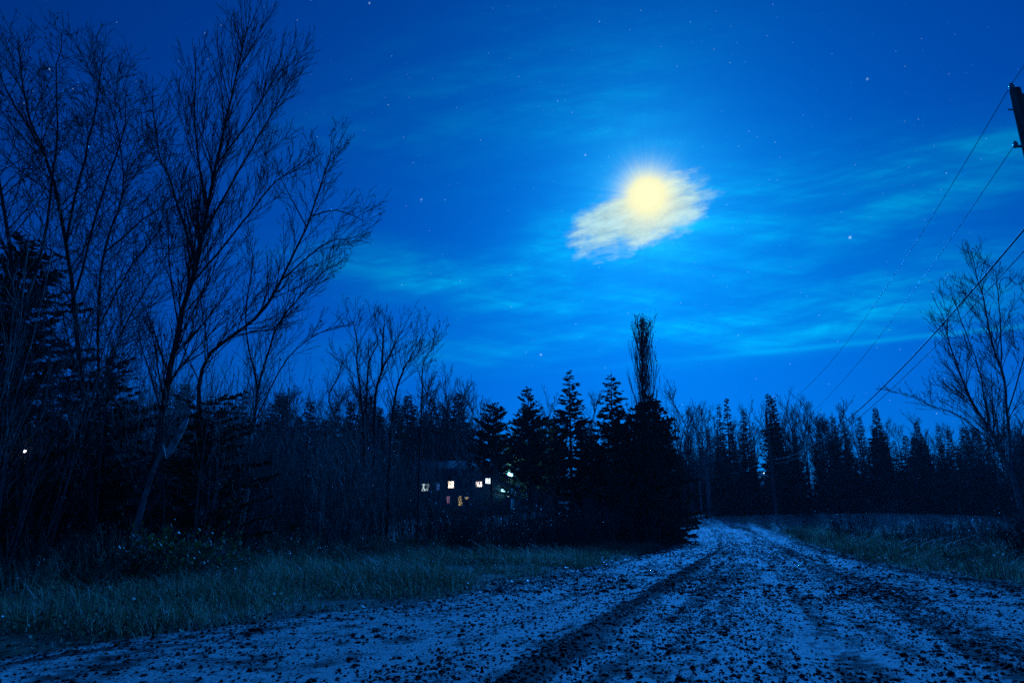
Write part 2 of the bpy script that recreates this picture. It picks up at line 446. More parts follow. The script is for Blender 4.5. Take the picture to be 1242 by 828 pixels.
def sprout(out, pts, L, r, lvl, maxl, rg, n, up, spread, nch, wander, rmin, ratio, u0=.15, first=None):
    K = len(pts)
    if LREF and not first: n = n * min(1.5, max(.25, L / LREF))
    n = max(1, int(round(n * rg.uniform(.75, 1.25))))
    for j in range(n):
        u = u0 + (1 - u0) * (j + rg.random()) / n
        f = min(u * (K - 1), K - 1.001); i = int(f); w = f - i
        p = pts[i] * (1 - w) + pts[i + 1] * w; t = norm(pts[i + 1] - pts[i])
        a = R(rg.uniform(*spread)); ax = norm(np.cross(t, rg.standard_normal(3)))
        d = norm(t * math.cos(a) + ax * math.sin(a))
        if d[2] < -.1: d[2] *= -.4; d = norm(d)
        l = L * rg.uniform(*(first or ratio)) * (1.05 - .55 * u)
        grow(out, p, d, max(l, .12), max(rmin, r * (1 - .6 * u) * .5), lvl + 1, maxl, rg, up, spread, nch, wander, rmin, ratio)

def smooth_line(P, n):
    """Catmull-Rom resample of a polyline"""
    P = np.asarray(P, float); Q = np.vstack([2 * P[0] - P[1], P, 2 * P[-1] - P[-2]])
    out = []
    for u in np.linspace(0, len(P) - 1, n):
        i = min(int(u), len(P) - 2); t = u - i; a, b, c, d = Q[i:i + 4]
        out.append(.5 * ((2 * b) + (c - a) * t + (2 * a - 5 * b + 4 * c - d) * t * t + (3 * b - a - 3 * c + d) * t ** 3))
    return np.array(out)

def skeleton_tree(name, Y, limbs, seed, label, mats=('bark', 'twig'), n1=26, nch=(0, 9, 6, 4), lratio=(.14, .34), up=.35, spread=(22, 50), leaves=0, maxl=3, group=None, rmin=.0055, wander=.06):
    """limbs: list of (points [(px, py, depth offset)], r0, r1, n branches or None)"""
    global LREF
    LREF = 1.5; rg = np.random.default_rng(seed)
    b0 = limbs[0][0][0]; bx, by = at(b0[0], b0[1], Y + b0[2])[:2]; bz = gz1(bx, by)
    base = np.array([bx, by, bz])
    trunk = []; crown = []
    for k, (pts, r0, r1, n) in enumerate(limbs):
        P = np.array([at(a, b, Y + c) for a, b, c in pts])
        if k == 0 or pts[0][1] > 640:
            P[0, 2] = gz1(P[0, 0], P[0, 1]) - .1
        L = np.linalg.norm(np.diff(P, axis=0), axis=1).sum()
        Q = smooth_line(P, max(8, 3 * len(P))); Q[1:-1] += .012 * rg.standard_normal(Q[1:-1].shape) * min(L, 6) / 6
        trunk.append((Q - base, np.linspace(r0, r1, len(Q)) ))
        if k == 0: L0 = L
        nn = int(np.clip(5.2 * L, 7, 2.0 * (n1 if n is None else n)))
        Lr = max(L, .62 * L0)
        sprout(crown, Q - base, Lr, r0 * .7, 0, maxl, rg, nn, up, spread, nch, wander, rmin, (.36, .72), u0=.22, first=lratio)
    LREF = 0
    t = empty(name, base); tag(t, label, 'tree', group)
    a = MB(); tubes(a, trunk, 8); a.build('trunk', M[mats[0]], t, smooth=True)
    c = MB(); tubes(c, crown, 3)
    if leaves:
        ends = np.array([q[0][-1] for q in crown]); sel = ends[rg.choice(len(ends), min(leaves, len(ends)), replace=False)]
        leaf_cards(c, sel, np.full(len(sel), .07), seed, mat=1); 
    # pad the tint attribute so that it covers every vertex
    if c.col:
        pad = c.n - sum(len(k) for k in c.col); c.col.insert(0, np.zeros(pad))
    c.build('crown', [M[mats[1]], M['dry_leaf']], t)
    return t

# tall forked tree, left
skeleton_tree('bare_tree', 14.5, [
    ([(172, 690, 0), (186, 575, .1), (205, 455, .2), (230, 350, .3), (247, 280, .3), (265, 185, .2), (285, 100, .1), (300, 34, 0)], 0.086, .012, 34),
    ([(238, 318, .3), (208, 225, .6), (192, 180, .8), (185, 118, .9)], 0.033, .010, 16),
    ([(252, 258, .3), (240, 190, -.4), (236, 130, -.8), (238, 70, -1)], 0.030, .008, 16),
    ([(262, 200, .2), (300, 150, -.3), (330, 100, -.6), (345, 80, -.7)], 0.026, .008, 14),
    ([(247, 285, .3), (300, 190, .7), (335, 130, 1.0), (352, 95, 1.1)], 0.030, .008, 16),
    ([(232, 345, .3), (290, 275, -.5), (330, 225, -.8), (355, 205, -1)], 0.026, .008, 14),
], 1, 'tallest bare tree with a forked crown, rising highest on the left', nch=(0, 9, 5, 0), lratio=(.10, .25), up=.5, spread=(16, 36), maxl=3)
skeleton_tree('bare_tree', 15.5, [
    ([(232, 690, 0), (240, 520, 0), (250, 436, 0), (309, 388, .2), (340, 341, .3), (375, 268, .3), (392, 215, .3), (403, 183, .3)], 0.056, .010, 24),
    ([(378, 262, .3), (405, 255, .5), (430, 262, .6), (441, 268, .6)], 0.020, .006, 14),
    ([(340, 341, .3), (388, 300, -.3), (415, 290, -.5), (428, 300, -.6)], 0.020, .006, 14),
    ([(372, 275, .3), (350, 235, 0), (335, 205, -.2)], 0.017, .006, 9),
], 2, 'bare tree leaning to the right below the tallest tree', nch=(0, 9, 5, 0), lratio=(.09, .22), up=.3, spread=(20, 45), leaves=120)
skeleton_tree('bare_tree', 16.5, [
    ([(290, 690, 0), (305, 520, 0), (321, 440, 0), (340, 390, 0), (378, 345, 0), (406, 318, 0)], 0.040, .008, 26),
    ([(305, 520, 0), (345, 440, .4), (385, 405, .6), (412, 395, .7)], 0.020, .006, 14),
    ([(312, 470, 0), (298, 390, -.5), (306, 320, -.8), (300, 270, -1)], 0.023, .006, 18),
], 3, 'low slanting bare tree under the right edge of the big left trees', nch=(0, 9, 5, 0), lratio=(.10, .24), up=.35, spread=(20, 45), leaves=60)
# cluster at the left edge
skeleton_tree('bare_tree', 13, [
    ([(112, 710, 0), (108, 560, 0), (100, 470, 0), (80, 290, 0), (55, 190, 0), (32, 130, 0), (22, 50, 0)], 0.066, .012, 36),
    ([(80, 295, 0), (100, 200, .5), (118, 120, .6), (125, 55, .7)], 0.033, .008, 26),
    ([(55, 190, 0), (38, 160, -.5), (8, 110, -.7), (-10, 60, -.7)], 0.026, .008, 18),
    ([(90, 360, 0), (120, 250, -.5), (150, 160, -.8), (152, 120, -.9)], 0.026, .008, 22),
], 4, 'crooked bare tree with a wide ragged crown, second tree from the left edge', nch=(0, 9, 5, 0), lratio=(.09, .22), up=.3, spread=(25, 60), leaves=260)
skeleton_tree('bare_tree', 12, [
    ([(40, 725, 0), (30, 560, 0), (22, 400, 0), (5, 250, 0), (-20, 120, 0), (-30, 40, 0)], 0.060, .012, 36),
    ([(22, 400, 0), (52, 290, .3), (70, 180, .4), (68, 110, .5), (75, 40, .5)], 0.033, .008, 28),
    ([(15, 320, 0), (-20, 250, -.3), (-50, 180, -.4)], 0.020, .008, 14),
], 5, 'bare tree at the left edge of the view', nch=(0, 9, 5, 0), lratio=(.09, .22), up=.3, spread=(25, 60), leaves=240)
skeleton_tree('bare_tree', 14, [
    ([(140, 705, 0), (125, 560, 0), (118, 420, 0), (128, 300, 0), (150, 230, 0), (140, 150, 0), (120, 95, 0)], 0.040, .008, 28),
    ([(128, 305, 0), (170, 270, .3), (205, 240, .4), (222, 200, .5)], 0.020, .006, 14),
    ([(118, 400, 0), (160, 320, -.4), (192, 280, -.5), (200, 240, -.6)], 0.020, .006, 16),
], 6, 'thin bare tree between the left edge cluster and the tallest tree', nch=(0, 9, 5, 0), lratio=(.13, .32), up=.25, spread=(25, 60), leaves=160)
skeleton_tree('bare_tree', 17, [
    ([(90, 700, 0), (110, 520, 0), (150, 400, 0), (190, 330, 0), (215, 285, 0)], 0.033, .008, 26),
    ([(150, 400, 0), (140, 330, .3), (160, 250, .4)], 0.017, .006, 14),
    ([(112, 500, 0), (80, 400, -.4), (72, 330, -.5)], 0.020, .006, 16),
], 7, 'slanting thin bare tree crossing behind the dark left spruce', nch=(0, 9, 5, 0), lratio=(.15, .34), up=.25, spread=(25, 60), leaves=90)
# multi-stemmed bare tree in the middle distance
skeleton_tree('bare_tree', 22, [
    ([(452, 665, 0), (453, 560, 0), (455, 484, 0), (463, 451, 0), (476, 424, 0), (492, 393, 0)], .07, .010, 10),
    ([(463, 451, 0), (465, 406, .2), (467, 382, .3)], .04, .008, 7),
    ([(446, 665, .2), (441, 520, .2), (434, 451, .3), (432, 406, .4), (425, 386, .5)], .05, .008, 9),
    ([(444, 500, .2), (447, 442, -.2), (458, 415, -.4), (450, 384, -.5)], .035, .007, 8),
    ([(468, 665, .4), (476, 500, .4), (489, 451, .5), (498, 433, .5), (519, 397, .5)], .05, .008, 10),
    ([(505, 665, -.3), (511, 500, -.3), (513, 442, -.3), (528, 419, -.3)], .035, .007, 8),
    ([(440, 560, .2), (400, 490, 0), (408, 462, -.1), (428, 430, -.2)], .03, .007, 8),
], 8, 'spreading many-stemmed bare tree standing alone above the thicket left of the house', nch=(0, 9, 5, 0), lratio=(.10, .26), up=.45, spread=(20, 45), leaves=140, rmin=.006)
# right-hand tree
skeleton_tree('bare_tree', 20, [
    ([(1243, 650, 0), (1232, 590, 0), (1213, 545, 0), (1200, 520, 0), (1180, 490, .2), (1165, 455, .3), (1150, 410, .4), (1148, 380, .5)], 0.071, .010, 16),
    ([(1226, 575, 0), (1222, 500, 0), (1215, 450, 0), (1204, 420, 0), (1194, 365, 0), (1186, 340, .1), (1178, 305, .1)], 0.044, .008, 22),
    ([(1214, 452, 0), (1214, 400, -.4), (1210, 350, -.5), (1207, 325, -.6)], 0.021, .007, 14),
    ([(1213, 545, 0), (1165, 505, -.3), (1130, 492, -.6), (1097, 476, -.8)], 0.024, .006, 18),
    ([(1200, 520, 0), (1188, 450, .4), (1170, 400, .5), (1152, 350, .6)], 0.022, .007, 18),
    ([(1222, 500, 0), (1240, 440, .3), (1250, 380, .4), (1252, 330, .4)], 0.022, .007, 16),
    ([(1226, 560, 0), (1252, 480, -.3), (1270, 420, -.5)], 0.022, .007, 16),
], 9, 'bare tree with a leaning pale trunk at the right edge of the view', mats=('grey_bark', 'twig'), nch=(0, 11, 6, 0), lratio=(.11, .28), up=.4, spread=(20, 48), leaves=140)

# leaning birch with a torn, pale upper trunk
def torn_birch():
    Y = 11.6; rg = np.random.default_rng(77)
    base = at(160, 690, Y); base[2] = gz1(base[0], base[1])
    P = np.array([at(a, b, Y) for a, b in [(158, 700), (164, 650), (176, 600), (188, 566), (200, 542)]]); P[0, 2] = base[2] - .1
    t = empty('leaning_birch', base); tag(t, 'snapped birch leaning right with a pale torn trunk, under the tallest tree', 'tree')
    a = MB(); tubes(a, [(smooth_line(P, 12) - base, np.linspace(.055, .035, 12))], 9); a.build('trunk', M['grey_bark'], t, smooth=True)
    b = MB(); Q = np.array([at(a_, b_, Y - .25) for a_, b_ in [(202, 556), (209, 541), (218, 524), (228, 506)]])
    tubes(b, [(smooth_line(Q, 9) - base, np.array([.012, .04, .055, .058, .056, .055, .05, .045, .012]))], 9)
    tubes(b, [(np.array([at(201, 556, Y - .25), at(199, 548, Y - .25), at(197, 538, Y - .2)]) - base, np.array([.012, .02, .006]))], 5)
    o = b.build('broken_limb', M['pale_bark'], t, smooth=True); o['label'] = 'pale snapped limb hanging from the birch'
    c = MB(); out = []
    sprout(out, smooth_line(P, 12) - base, 2.2, .03, 0, 2, rg, 9, .2, (25, 60), (0, 6, 4), .12, .004, (.2, .5))
    tubes(c, out, 3); c.build('crown', M['twig'], t)
torn_birch()

# ------------------------------------------------------------------ conifers
def conifer_parts(h, rad, seed, mat='needle', whorl=.30, per=6, droop=.25, z0=.05, prof=.85, spray=.16, dens=.11, tuft=0.0, ragged=.25, trunk_r=None):
    """returns (trunk MB, crown MB) of one conifer standing at the origin"""
    rg = np.random.default_rng(seed)
    tr = MB(); rr = trunk_r or .012 * h + .03
    tubes(tr, [(np.array([[0, 0, -.2], [.01 * h * rg.standard_normal(), 0, h * .35], [0, .006 * h, h * .7], [0, 0, h]]), np.array([rr, rr * .72, rr * .36, .008]))], 7)
    cr = MB(); wood = []; PP = []; DD = []; SS = []
    z = h * z0
    while z < h * .985:
        f = 1 - z / h
        Lr = rad * f ** prof
        n = max(3, int(per * (.6 + .4 * min(1, Lr))))
        a0 = rg.uniform(0, 6.28)
        for k in range(n):
            a = a0 + 6.283 * k / n + rg.normal() * .2
            L = Lr * (1 + ragged * rg.normal()) * (1.0 if rg.random() > .08 else .55)
            L = max(L, .10 + .02 * h * f)
            el = (.35 - droop * 2.2 * f) + .12 * rg.normal()           # upper branches rise, lower ones droop
            K = 6; u = np.linspace(0, 1, K)
            rr_ = L * u; zz = z + rg.normal() * whorl * (.6 if mat == 'pine' else .3) + math.tan(el) * rr_ * (1 - .35 * u) - .0 + .18 * L * u * u * (.5 + tuft)
            pts = np.stack([np.cos(a) * rr_, np.sin(a) * rr_, zz], -1)
            wood.append((pts, np.linspace(.010 + .006 * L, .003, K)))
            m_ = max(3, int(L / dens))
            uu = np.repeat(rg.uniform(.12, 1, m_), 2); uu[-2:] = 1
            f_ = np.minimum(uu * (K - 1), K - 1.001); i = f_.astype(int); w = (f_ - i)[:, None]
            p = pts[i] * (1 - w) + pts[i + 1] * w
            tg = pts[i + 1] - pts[i]; tg /= np.linalg.norm(tg, axis=1)[:, None] + 1e-9
            sd = np.array([-math.sin(a), math.cos(a), 0.]) * np.where(np.arange(2 * m_) % 2 == 0, 1, -1)[:, None]
            d = tg * .75 + sd * rg.uniform(.3, .95, (2 * m_, 1)) + np.array([0, 0, 1]) * (rg.normal(-.12 + tuft, .25, (2 * m_, 1)))
            d /= np.linalg.norm(d, axis=1)[:, None]
            s = spray * (.7 + .9 * rg.random(2 * m_)) * (.55 + .65 * min(1.2, L)) * (1.15 - .45 * uu)
            PP.append(p); DD.append(d); SS.append(s)
        z += whorl * (.55 + .6 * f) * rg.uniform(.8, 1.2)
    P = np.concatenate(PP); D = np.concatenate(DD); S = np.concatenate(SS); n = len(P)
    e = np.cross(D, np.array([0, 0, 1.]) + .6 * rg.standard_normal((n, 3))); e /= np.linalg.norm(e, axis=1)[:, None] + 1e-9
    e2 = np.cross(D, e)
    for ee, wd in ((e, .20), (e2, .13)):
        V = np.stack([P - D * S[:, None] * .1, P + D * (S * .45)[:, None] + ee * (S * wd)[:, None], P + D * S[:, None], P + D * (S * .45)[:, None] - ee * (S * wd)[:, None]], 1)
        cr.add(V.reshape(-1, 3), quads=(np.arange(n) * 4)[:, None] + np.arange(4), mat=0)
    tubes(cr, wood, 3, mat=1)
    return tr, cr

def conifer(name, x, y, h, rad, seed, label, cat='tree', group=None, mat='needle', **kw):
    t = empty(name, (x, y, gz1(x, y)), seed * 1.7); tag(t, label, cat, group)
    tr, cr = conifer_parts(h, rad, seed, mat, **kw)
    tr.build('trunk', M['dark_bark'], t, smooth=True); cr.build('crown', [M[mat], M['dark_bark']], t)
    return t

def conifer_px(name, px, ptop, Y, rpx, seed, label, **kw):
    tp = at(px, ptop, Y); h = tp[2] - gz1(tp[0], tp[1])
    return conifer(name, tp[0], tp[1], h, rpx / F * Y, seed, label, **kw)

conifer_px('spruce_tree', 690, 448, 50, 42, 11, 'pointed dark spruce right of the house lights, with layered branches', group=None, whorl=.46, per=8, spray=.33, dens=.12, prof=.8, droop=.22)
conifer_px('spruce_tree', 741, 450, 51, 46, 12, 'pointed dark spruce just left of the slim poplar', whorl=.46, per=8, spray=.33, dens=.12, prof=.85, droop=.22)
conifer_px('spruce_tree', 786, 478, 47, 56, 13, 'broad dark spruce overhanging the bend of the road below the poplar', whorl=.42, per=10, spray=.33, dens=.10, prof=.62, droop=.18, ragged=.16)
conifer_px('spruce_tree', 768, 500, 43, 52, 14, 'dense low spruce filling the gap in front of the poplar', whorl=.5, per=8, spray=.4, dens=.13, prof=.6, ragged=.2)
conifer_px('spruce_tree', 806, 540, 52, 32, 15, 'short dark spruce tucked against the road bend', whorl=.5, per=8, spray=.4, dens=.13, prof=.6, ragged=.2)
conifer_px('pine_tree', 641, 474, 54, 34, 16, 'bushy dark pine with an upright tip directly right of the house lamp', mat='pine', whorl=.40, per=8, spray=.34, dens=.12, prof=.62, droop=.02, tuft=.35, z0=.34, ragged=.28)
conifer_px('pine_tree', 598, 490, 55, 40, 17, 'round-topped dark pine standing before the lit house', mat='pine', whorl=.40, per=8, spray=.34, dens=.12, prof=.58, droop=.02, tuft=.35, z0=.44, ragged=.28)
conifer_px('pine_tree', 668, 510, 60, 30, 18, 'dim pine half hidden between the bushy pine and the pointed spruce', mat='pine', whorl=.40, per=8, spray=.34, dens=.12, prof=.45, droop=0, tuft=.4, z0=.3)
conifer_px('pine_tree', 626, 512, 61, 24, 19, 'smaller pine between the round-topped and the bushy pine', mat='pine', whorl=.40, per=5, spray=.34, dens=.12, prof=.45, droop=0, tuft=.4, z0=.26)
conifer_px('spruce_tree', 716, 520, 54, 40, 20, 'low spruce between the two pointed spruces', whorl=.55, per=7, spray=.42, dens=.15, prof=.65, z0=.03)
# near left conifers
conifer_px('spruce_tree', 34, 285, 14, 120, 21, 'dark near spruce with drooping layers at the left edge', whorl=.24, per=6, spray=.17, dens=.055, prof=.55, droop=.15, ragged=.3)
conifer_px('fir_tree', 262, 478, 14, 92, 22, 'young fir with flat branches under the tallest bare tree', whorl=.22, per=6, spray=.13, dens=.045, prof=.6, droop=.05, ragged=.3)
conifer_px('fir_tree', 140, 430, 15, 95, 23, 'young fir right of the left edge spruce', whorl=.22, per=6, spray=.15, dens=.05, prof=.6, droop=.05, ragged=.3)
conifer_px('fir_tree', -20, 420, 11.5, 120, 24, 'young fir cut by the left edge of the view', whorl=.22, per=6, spray=.13, dens=.045, prof=.6, droop=.05, ragged=.3)

# poplar: slim, upright branches, a last tuft of leaves at the top
def poplar():
    rg = np.random.default_rng(5); Y = 57
    tp = at(776, 385, Y); gzv = gz1(tp[0], tp[1]); h = tp[2] - gzv
    t = empty('poplar_tree', (tp[0], tp[1], gzv)); tag(t, 'slim columnar poplar rising above the spruces by the road', 'tree')
    a = MB(); trunk = np.array([[0, 0, -.2], [.05, 0, h * .3], [-.05, .05, h * .6], [.05, 0, h * .97]]); trunk = smooth_line(trunk, 14)
    tubes(a, [(trunk, np.linspace(.22, .03, 14))], 7); a.build('trunk', M['bark'], t, smooth=True)
    out = []; ends = []
    for k in range(105):
        u = rg.uniform(.2, .95) ; f = u * 13; i = int(f); p = trunk[i] * (1 - f + i) + trunk[i + 1] * (f - i)
        an = rg.uniform(0, 6.28); prof = 1.0 - .25 * abs(u - .6) / .4
        d = norm(np.array([math.cos(an) * .36, math.sin(an) * .36, 1.0]))
        L = min(h * .26 * rg.uniform(.45, 1.3), (h * 1.0 - p[2]) * .8 + .25)
        grow(out, p, d, L, .035, 1, 3, rg, 1.1, (8, 26), (0, 7, 4, 0), .07, .012, (.25, .5))
    c = MB(); tubes(c, out, 3)
    E = np.array([q[0][-1] for q in out]); E = E[rg.random(len(E)) < np.clip((E[:, 2] / h - .45) * 1.2, .05, .6)]
    E = np.concatenate([E + .12 * rg.standard_normal(E.shape) for _ in range(3)])
    top = E[E[:, 2] > h * .93]; 
    nleaf = len(E); E = E[(E[:, 2] > h * .95) & (rg.random(len(E)) < .5) | (rg.random(len(E)) < .08)]; nleaf = len(E); leaf_cards(c, E, np.full(nleaf, .15), 3, mat=1)
    c.col.insert(0, np.zeros(c.n - sum(len(k) for k in c.col)))
    c.build('crown', [M['twig'], M['leaf']], t)
poplar()

# ------------------------------------------------------------------ background woods: each tree an object, mesh data shared
def far_spruce_proto(seed, h=12, rad=1.6, **kw):
    tr, cr = conifer_parts(h, rad, seed, 'needle', **kw)
    a = tr.build('trunk', M['dark_bark'], None, smooth=True); b = cr.build('crown', [M['needle'], M['dark_bark']], None)
    return a, b
def far_bare_proto(seed, h=11, pale=False, wide=.3, stems=1):
    rg = np.random.default_rng(seed); tk = []; out = []
    for s_ in range(stems):
        p = np.array([[0.15 * s_, 0, -.2], [.1 * rg.normal() + .2 * s_, .1 * rg.normal(), h * .3], [.25 * rg.normal(), .25 * rg.normal(), h * .65], [.4 * rg.normal(), .4 * rg.normal(), h * .97]])
        q = smooth_line(p, 12); tk.append((q, np.linspace(.12, .015, 12)))
        for k in range(26):
            u = rg.uniform(.3, .98); f = min(u * 11, 10.99); i = int(f); pp = q[i] * (1 - f + i) + q[i + 1] * (f - i)
            an = rg.uniform(0, 6.28); d = norm(np.array([math.cos(an), math.sin(an), rg.uniform(.7, 1.6)]))
            grow(out, pp, d, h * wide * rg.uniform(.5, 1.1) * (1.15 - .6 * u), .035, 1, 3, rg, .5, (20, 48), (0, 6, 4, 0), .1, .011, (.3, .6))
    a = MB(); tubes(a, tk, 6); ao = a.build('trunk', M['pale_bark' if pale else 'bark'], None, smooth=True)
    c = MB(); tubes(c, out, 3); cob = c.build('crown', M['shrub_twig' if pale else 'twig'], None)
    return ao, cob

PROTO = {
    'sp0': (far_spruce_proto(101, 12, 1.5, whorl=.4, per=8, spray=.36, dens=.14, prof=.9, ragged=.18), 12),
    'sp1': (far_spruce_proto(102, 12, 1.25, whorl=.38, per=8, spray=.34, dens=.13, prof=.85, ragged=.15), 12),
    'sp2': (far_spruce_proto(103, 12, 1.9, whorl=.4, per=9, spray=.4, dens=.15, prof=.9, ragged=.18), 12),
    'sp3': (far_spruce_proto(104, 12, 1.0, whorl=.36, per=7, spray=.32, dens=.13, prof=.8, ragged=.2), 12),
    'ba0': (far_bare_proto(111, 11), 11), 'ba1': (far_bare_proto(112, 11, wide=.36), 11), 'ba2': (far_bare_proto(113, 11, stems=2), 11),
    'pa0': (far_bare_proto(114, 11, True, .24), 11), 'pa1': (far_bare_proto(115, 11, True, .28, 2), 11),
}
_used = set()
KIND = {'sp': 'spruce_tree', 'ba': 'bare_tree', 'pa': 'birch_tree'}
def place(key, x, y, h, label, group, rz=0, wide=1.0):
    (a, b), h0 = PROTO[key]; z = gz1(x, y)
    t = empty(KIND[key[:2]], (x, y, z), rz); tag(t, label, 'tree', group)
    t.rotation_euler = (.045 * math.sin(x * 37.1 + y), .045 * math.sin(y * 51.7 + x), rz)
    s = h / h0; t.scale = (s * wide, s * wide, s)
    for src in (a, b):
        if src.name in _used:
            c = src.copy(); COL.objects.link(c)
        else:
            c = src; _used.add(src.name)
        c.parent = t
    return t
def place_px(key, px, ptop, Y, label, group, rz=0, wide=1.0):
    tp = at(px, ptop, Y); return place(key, tp[0], tp[1], tp[2] - gz1(tp[0], tp[1]), label, group, rz, wide)

rg = np.random.default_rng(9)
GR = 'spruces in the wood beyond the meadow'
named = [
    (931, 481, 84, 'sp1', 'left one of the paired tall spruces behind the far utility pole'),
    (937, 477, 86, 'sp2', 'right, taller one of the paired spruces behind the far utility pole'),
    (878, 483, 92, 'sp1', 'sharp spruce tip among pale trunks, tallest just right of the road bend'),
    (865, 488, 94, 'sp3', 'very thin spruce beside the pale trunks above the road bend'),
    (893, 498, 90, 'sp1', 'spruce halfway between the road bend and the paired spruces'),
    (906, 504, 90, 'sp0', 'blunt spruce left of the far utility pole'),
    (1056, 494, 88, 'sp2', 'bulky split-topped spruce, tallest of the wood below the contrail end'),
    (1025, 498, 92, 'sp3', 'needle-thin spruce with its tip touched by the thick cable'),
    (1011, 505, 93, 'sp0', 'stout spruce left of the needle-thin one under the cables'),
    (1000, 507, 93, 'sp3', 'slender spruce second left of the needle-thin one'),
    (1038, 505, 92, 'sp1', 'spruce between the needle-thin and the bulky split-topped one'),
    (989, 516, 92, 'sp0', 'short spruce at the foot of the leafless crowns under the cables'),
    (1108, 510, 92, 'sp2', 'spruce tip peeping above the wood left of the right-edge tree'),
]
for i, (px, py, Y, k, lab) in enumerate(named):
    place_px(k, px, py, Y, lab, GR, rz=i * 1.3)
for i in range(64):                                            # the wood behind the named ones
    px = rg.uniform(838, 1300); Y = rg.uniform(88, 122)
    place_px(['sp0', 'sp1', 'sp2', 'sp3'][rg.integers(4)], px, rg.uniform(515, 545) , Y, 'dark narrow spruce in the closed wood beyond the meadow', GR + ' in its dark mass', rz=rg.uniform(0, 6), wide=rg.uniform(.9, 1.4))
for i, (px, py, Y, k, lab) in enumerate([
        (958, 484, 100, 'ba1', 'wide leafless crown just right of the paired spruces'),
        (985, 487, 98, 'ba2', 'leafless crown with a double stem under the power lines'),
        (826, 476, 100, 'ba2', 'leafless crown showing right behind the broad roadside spruce'),
        (852, 489, 97, 'pa1', 'pale double-stemmed birch over the road bend'),
        (842, 498, 99, 'pa0', 'pale thin birch closest to the broad roadside spruce'),
        (864, 503, 95, 'pa0', 'pale thin birch left of the sharp spruce tip'),
        (876, 512, 93, 'pa0', 'shorter pale birch in front of the sharp spruce'),
        (530, 462, 103, 'ba1', 'round leafless crown above the woods left of the round-topped pine'),
        (560, 480, 102, 'ba0', 'sparse leafless crown beside the round-topped pine'),
        (585, 485, 100, 'ba2', 'hazy leafless crown behind the round-topped pine'),
        (655, 485, 105, 'ba1', 'hazy leafless crown between the bushy pine and pointed spruce'),
        (720, 475, 105, 'ba0', 'hazy leafless crown between the two pointed spruces')]):
    place_px(k, px, py, Y, lab, 'leafless trees beyond the road and house', rz=i)
for i in range(50):
    px = rg.uniform(822, 1330); k = ['ba0', 'ba1', 'ba2'][rg.integers(3)] if px > 900 else ['pa0', 'pa1', 'ba2'][rg.integers(3)]
    place_px(k, px, rg.uniform(494, 522) if px < 1080 else rg.uniform(506, 530), rg.uniform(92, 130), 'bare deciduous tree mixed into the wood beyond the meadow' if k[0] == 'b' else 'pale birch among the trunks above the road bend',
             'leafless trees of the right-hand wood' if k[0] == 'b' else 'birches above the road bend', rz=rg.uniform(0, 6))
# woods on the left, behind the thicket
for i in range(54):
    px = rg.uniform(-120, 590); Y = rg.uniform(32, 60) if px < 430 else rg.uniform(66, 82) if px < 500 else rg.uniform(98, 120)
    if 470 < px < 640 and Y < 95: continue
    if px < 340: top = rg.uniform(455, 520)
    else: top = rg.uniform(480, 520)
    place_px(['sp0', 'sp2', 'sp2', 'sp1'][rg.integers(4)], px, top, Y, 'dark conifer in the wood behind the left thicket', 'conifers behind the left thicket', rz=rg.uniform(0, 6), wide=rg.uniform(1.2, 1.7))
for i in range(26):
    px = rg.uniform(-100, 600); Y = rg.uniform(34, 60) if px < 430 else rg.uniform(66, 84) if px < 500 else rg.uniform(100, 125)
    if 470 < px < 640: Y = rg.uniform(100, 125)
    place_px(['ba0', 'ba1', 'ba2'][rg.integers(3)], px, rg.uniform(455, 500), Y, 'bare tree in the wood behind the left thicket', 'bare trees behind the left thicket', rz=rg.uniform(0, 6))
for i in range(34):
    px = 318 + 255 * (i + rg.random()) / 34; Y = rg.uniform(46, 60) if px < 430 else rg.uniform(70, 82) if px < 495 else rg.uniform(99, 112)
    if 478 < px < 640: Y = rg.uniform(99, 112)
    if i % 3 == 1:
        place_px(['ba0', 'ba2', 'ba1'][i % 2], px, rg.uniform(462, 492), Y, 'leafless tree in the wood between the thicket and the house', 'leafless trees between the thicket and the house', rz=rg.uniform(0, 6), wide=1.2); continue
    place_px(['sp0', 'sp2'][i % 2], px, rg.uniform(474, 520), Y, 'dark conifer in the wood between the thicket and the house', 'conifers between the thicket and the house', rz=rg.uniform(0, 6), wide=rg.uniform(1.3, 1.8))
for i in range(40):
    px = 880 + 430 * (i + rg.random()) / 40
    place_px(['sp0', 'sp2', 'sp1'][i % 3], px, rg.uniform(548, 590), rg.uniform(82, 90), 'young spruce along the foot of the wood beyond the meadow', 'young spruces at the foot of the right-hand wood', rz=rg.uniform(0, 6), wide=rg.uniform(1.6, 2.4))
for i in range(16):
    px = rg.uniform(625, 850)
    place_px(['sp0', 'sp2'][rg.integers(2)], px, rg.uniform(500, 540), rg.uniform(100, 125), 'dark conifer on the slope behind the roadside spruces', 'conifers behind the roadside spruces', rz=rg.uniform(0, 6), wide=rg.uniform(1.1, 1.6))

for i in range(22):
    place_px(['sp0', 'sp2', 'sp1'][i % 3], 792 + 100 * (i + rg.random()) / 22, rg.uniform(515, 565), rg.uniform(108, 132), 'dim conifer on the slope behind the birches of the road bend', 'conifers behind the birches', rz=rg.uniform(0, 6), wide=rg.uniform(1.2, 1.8))

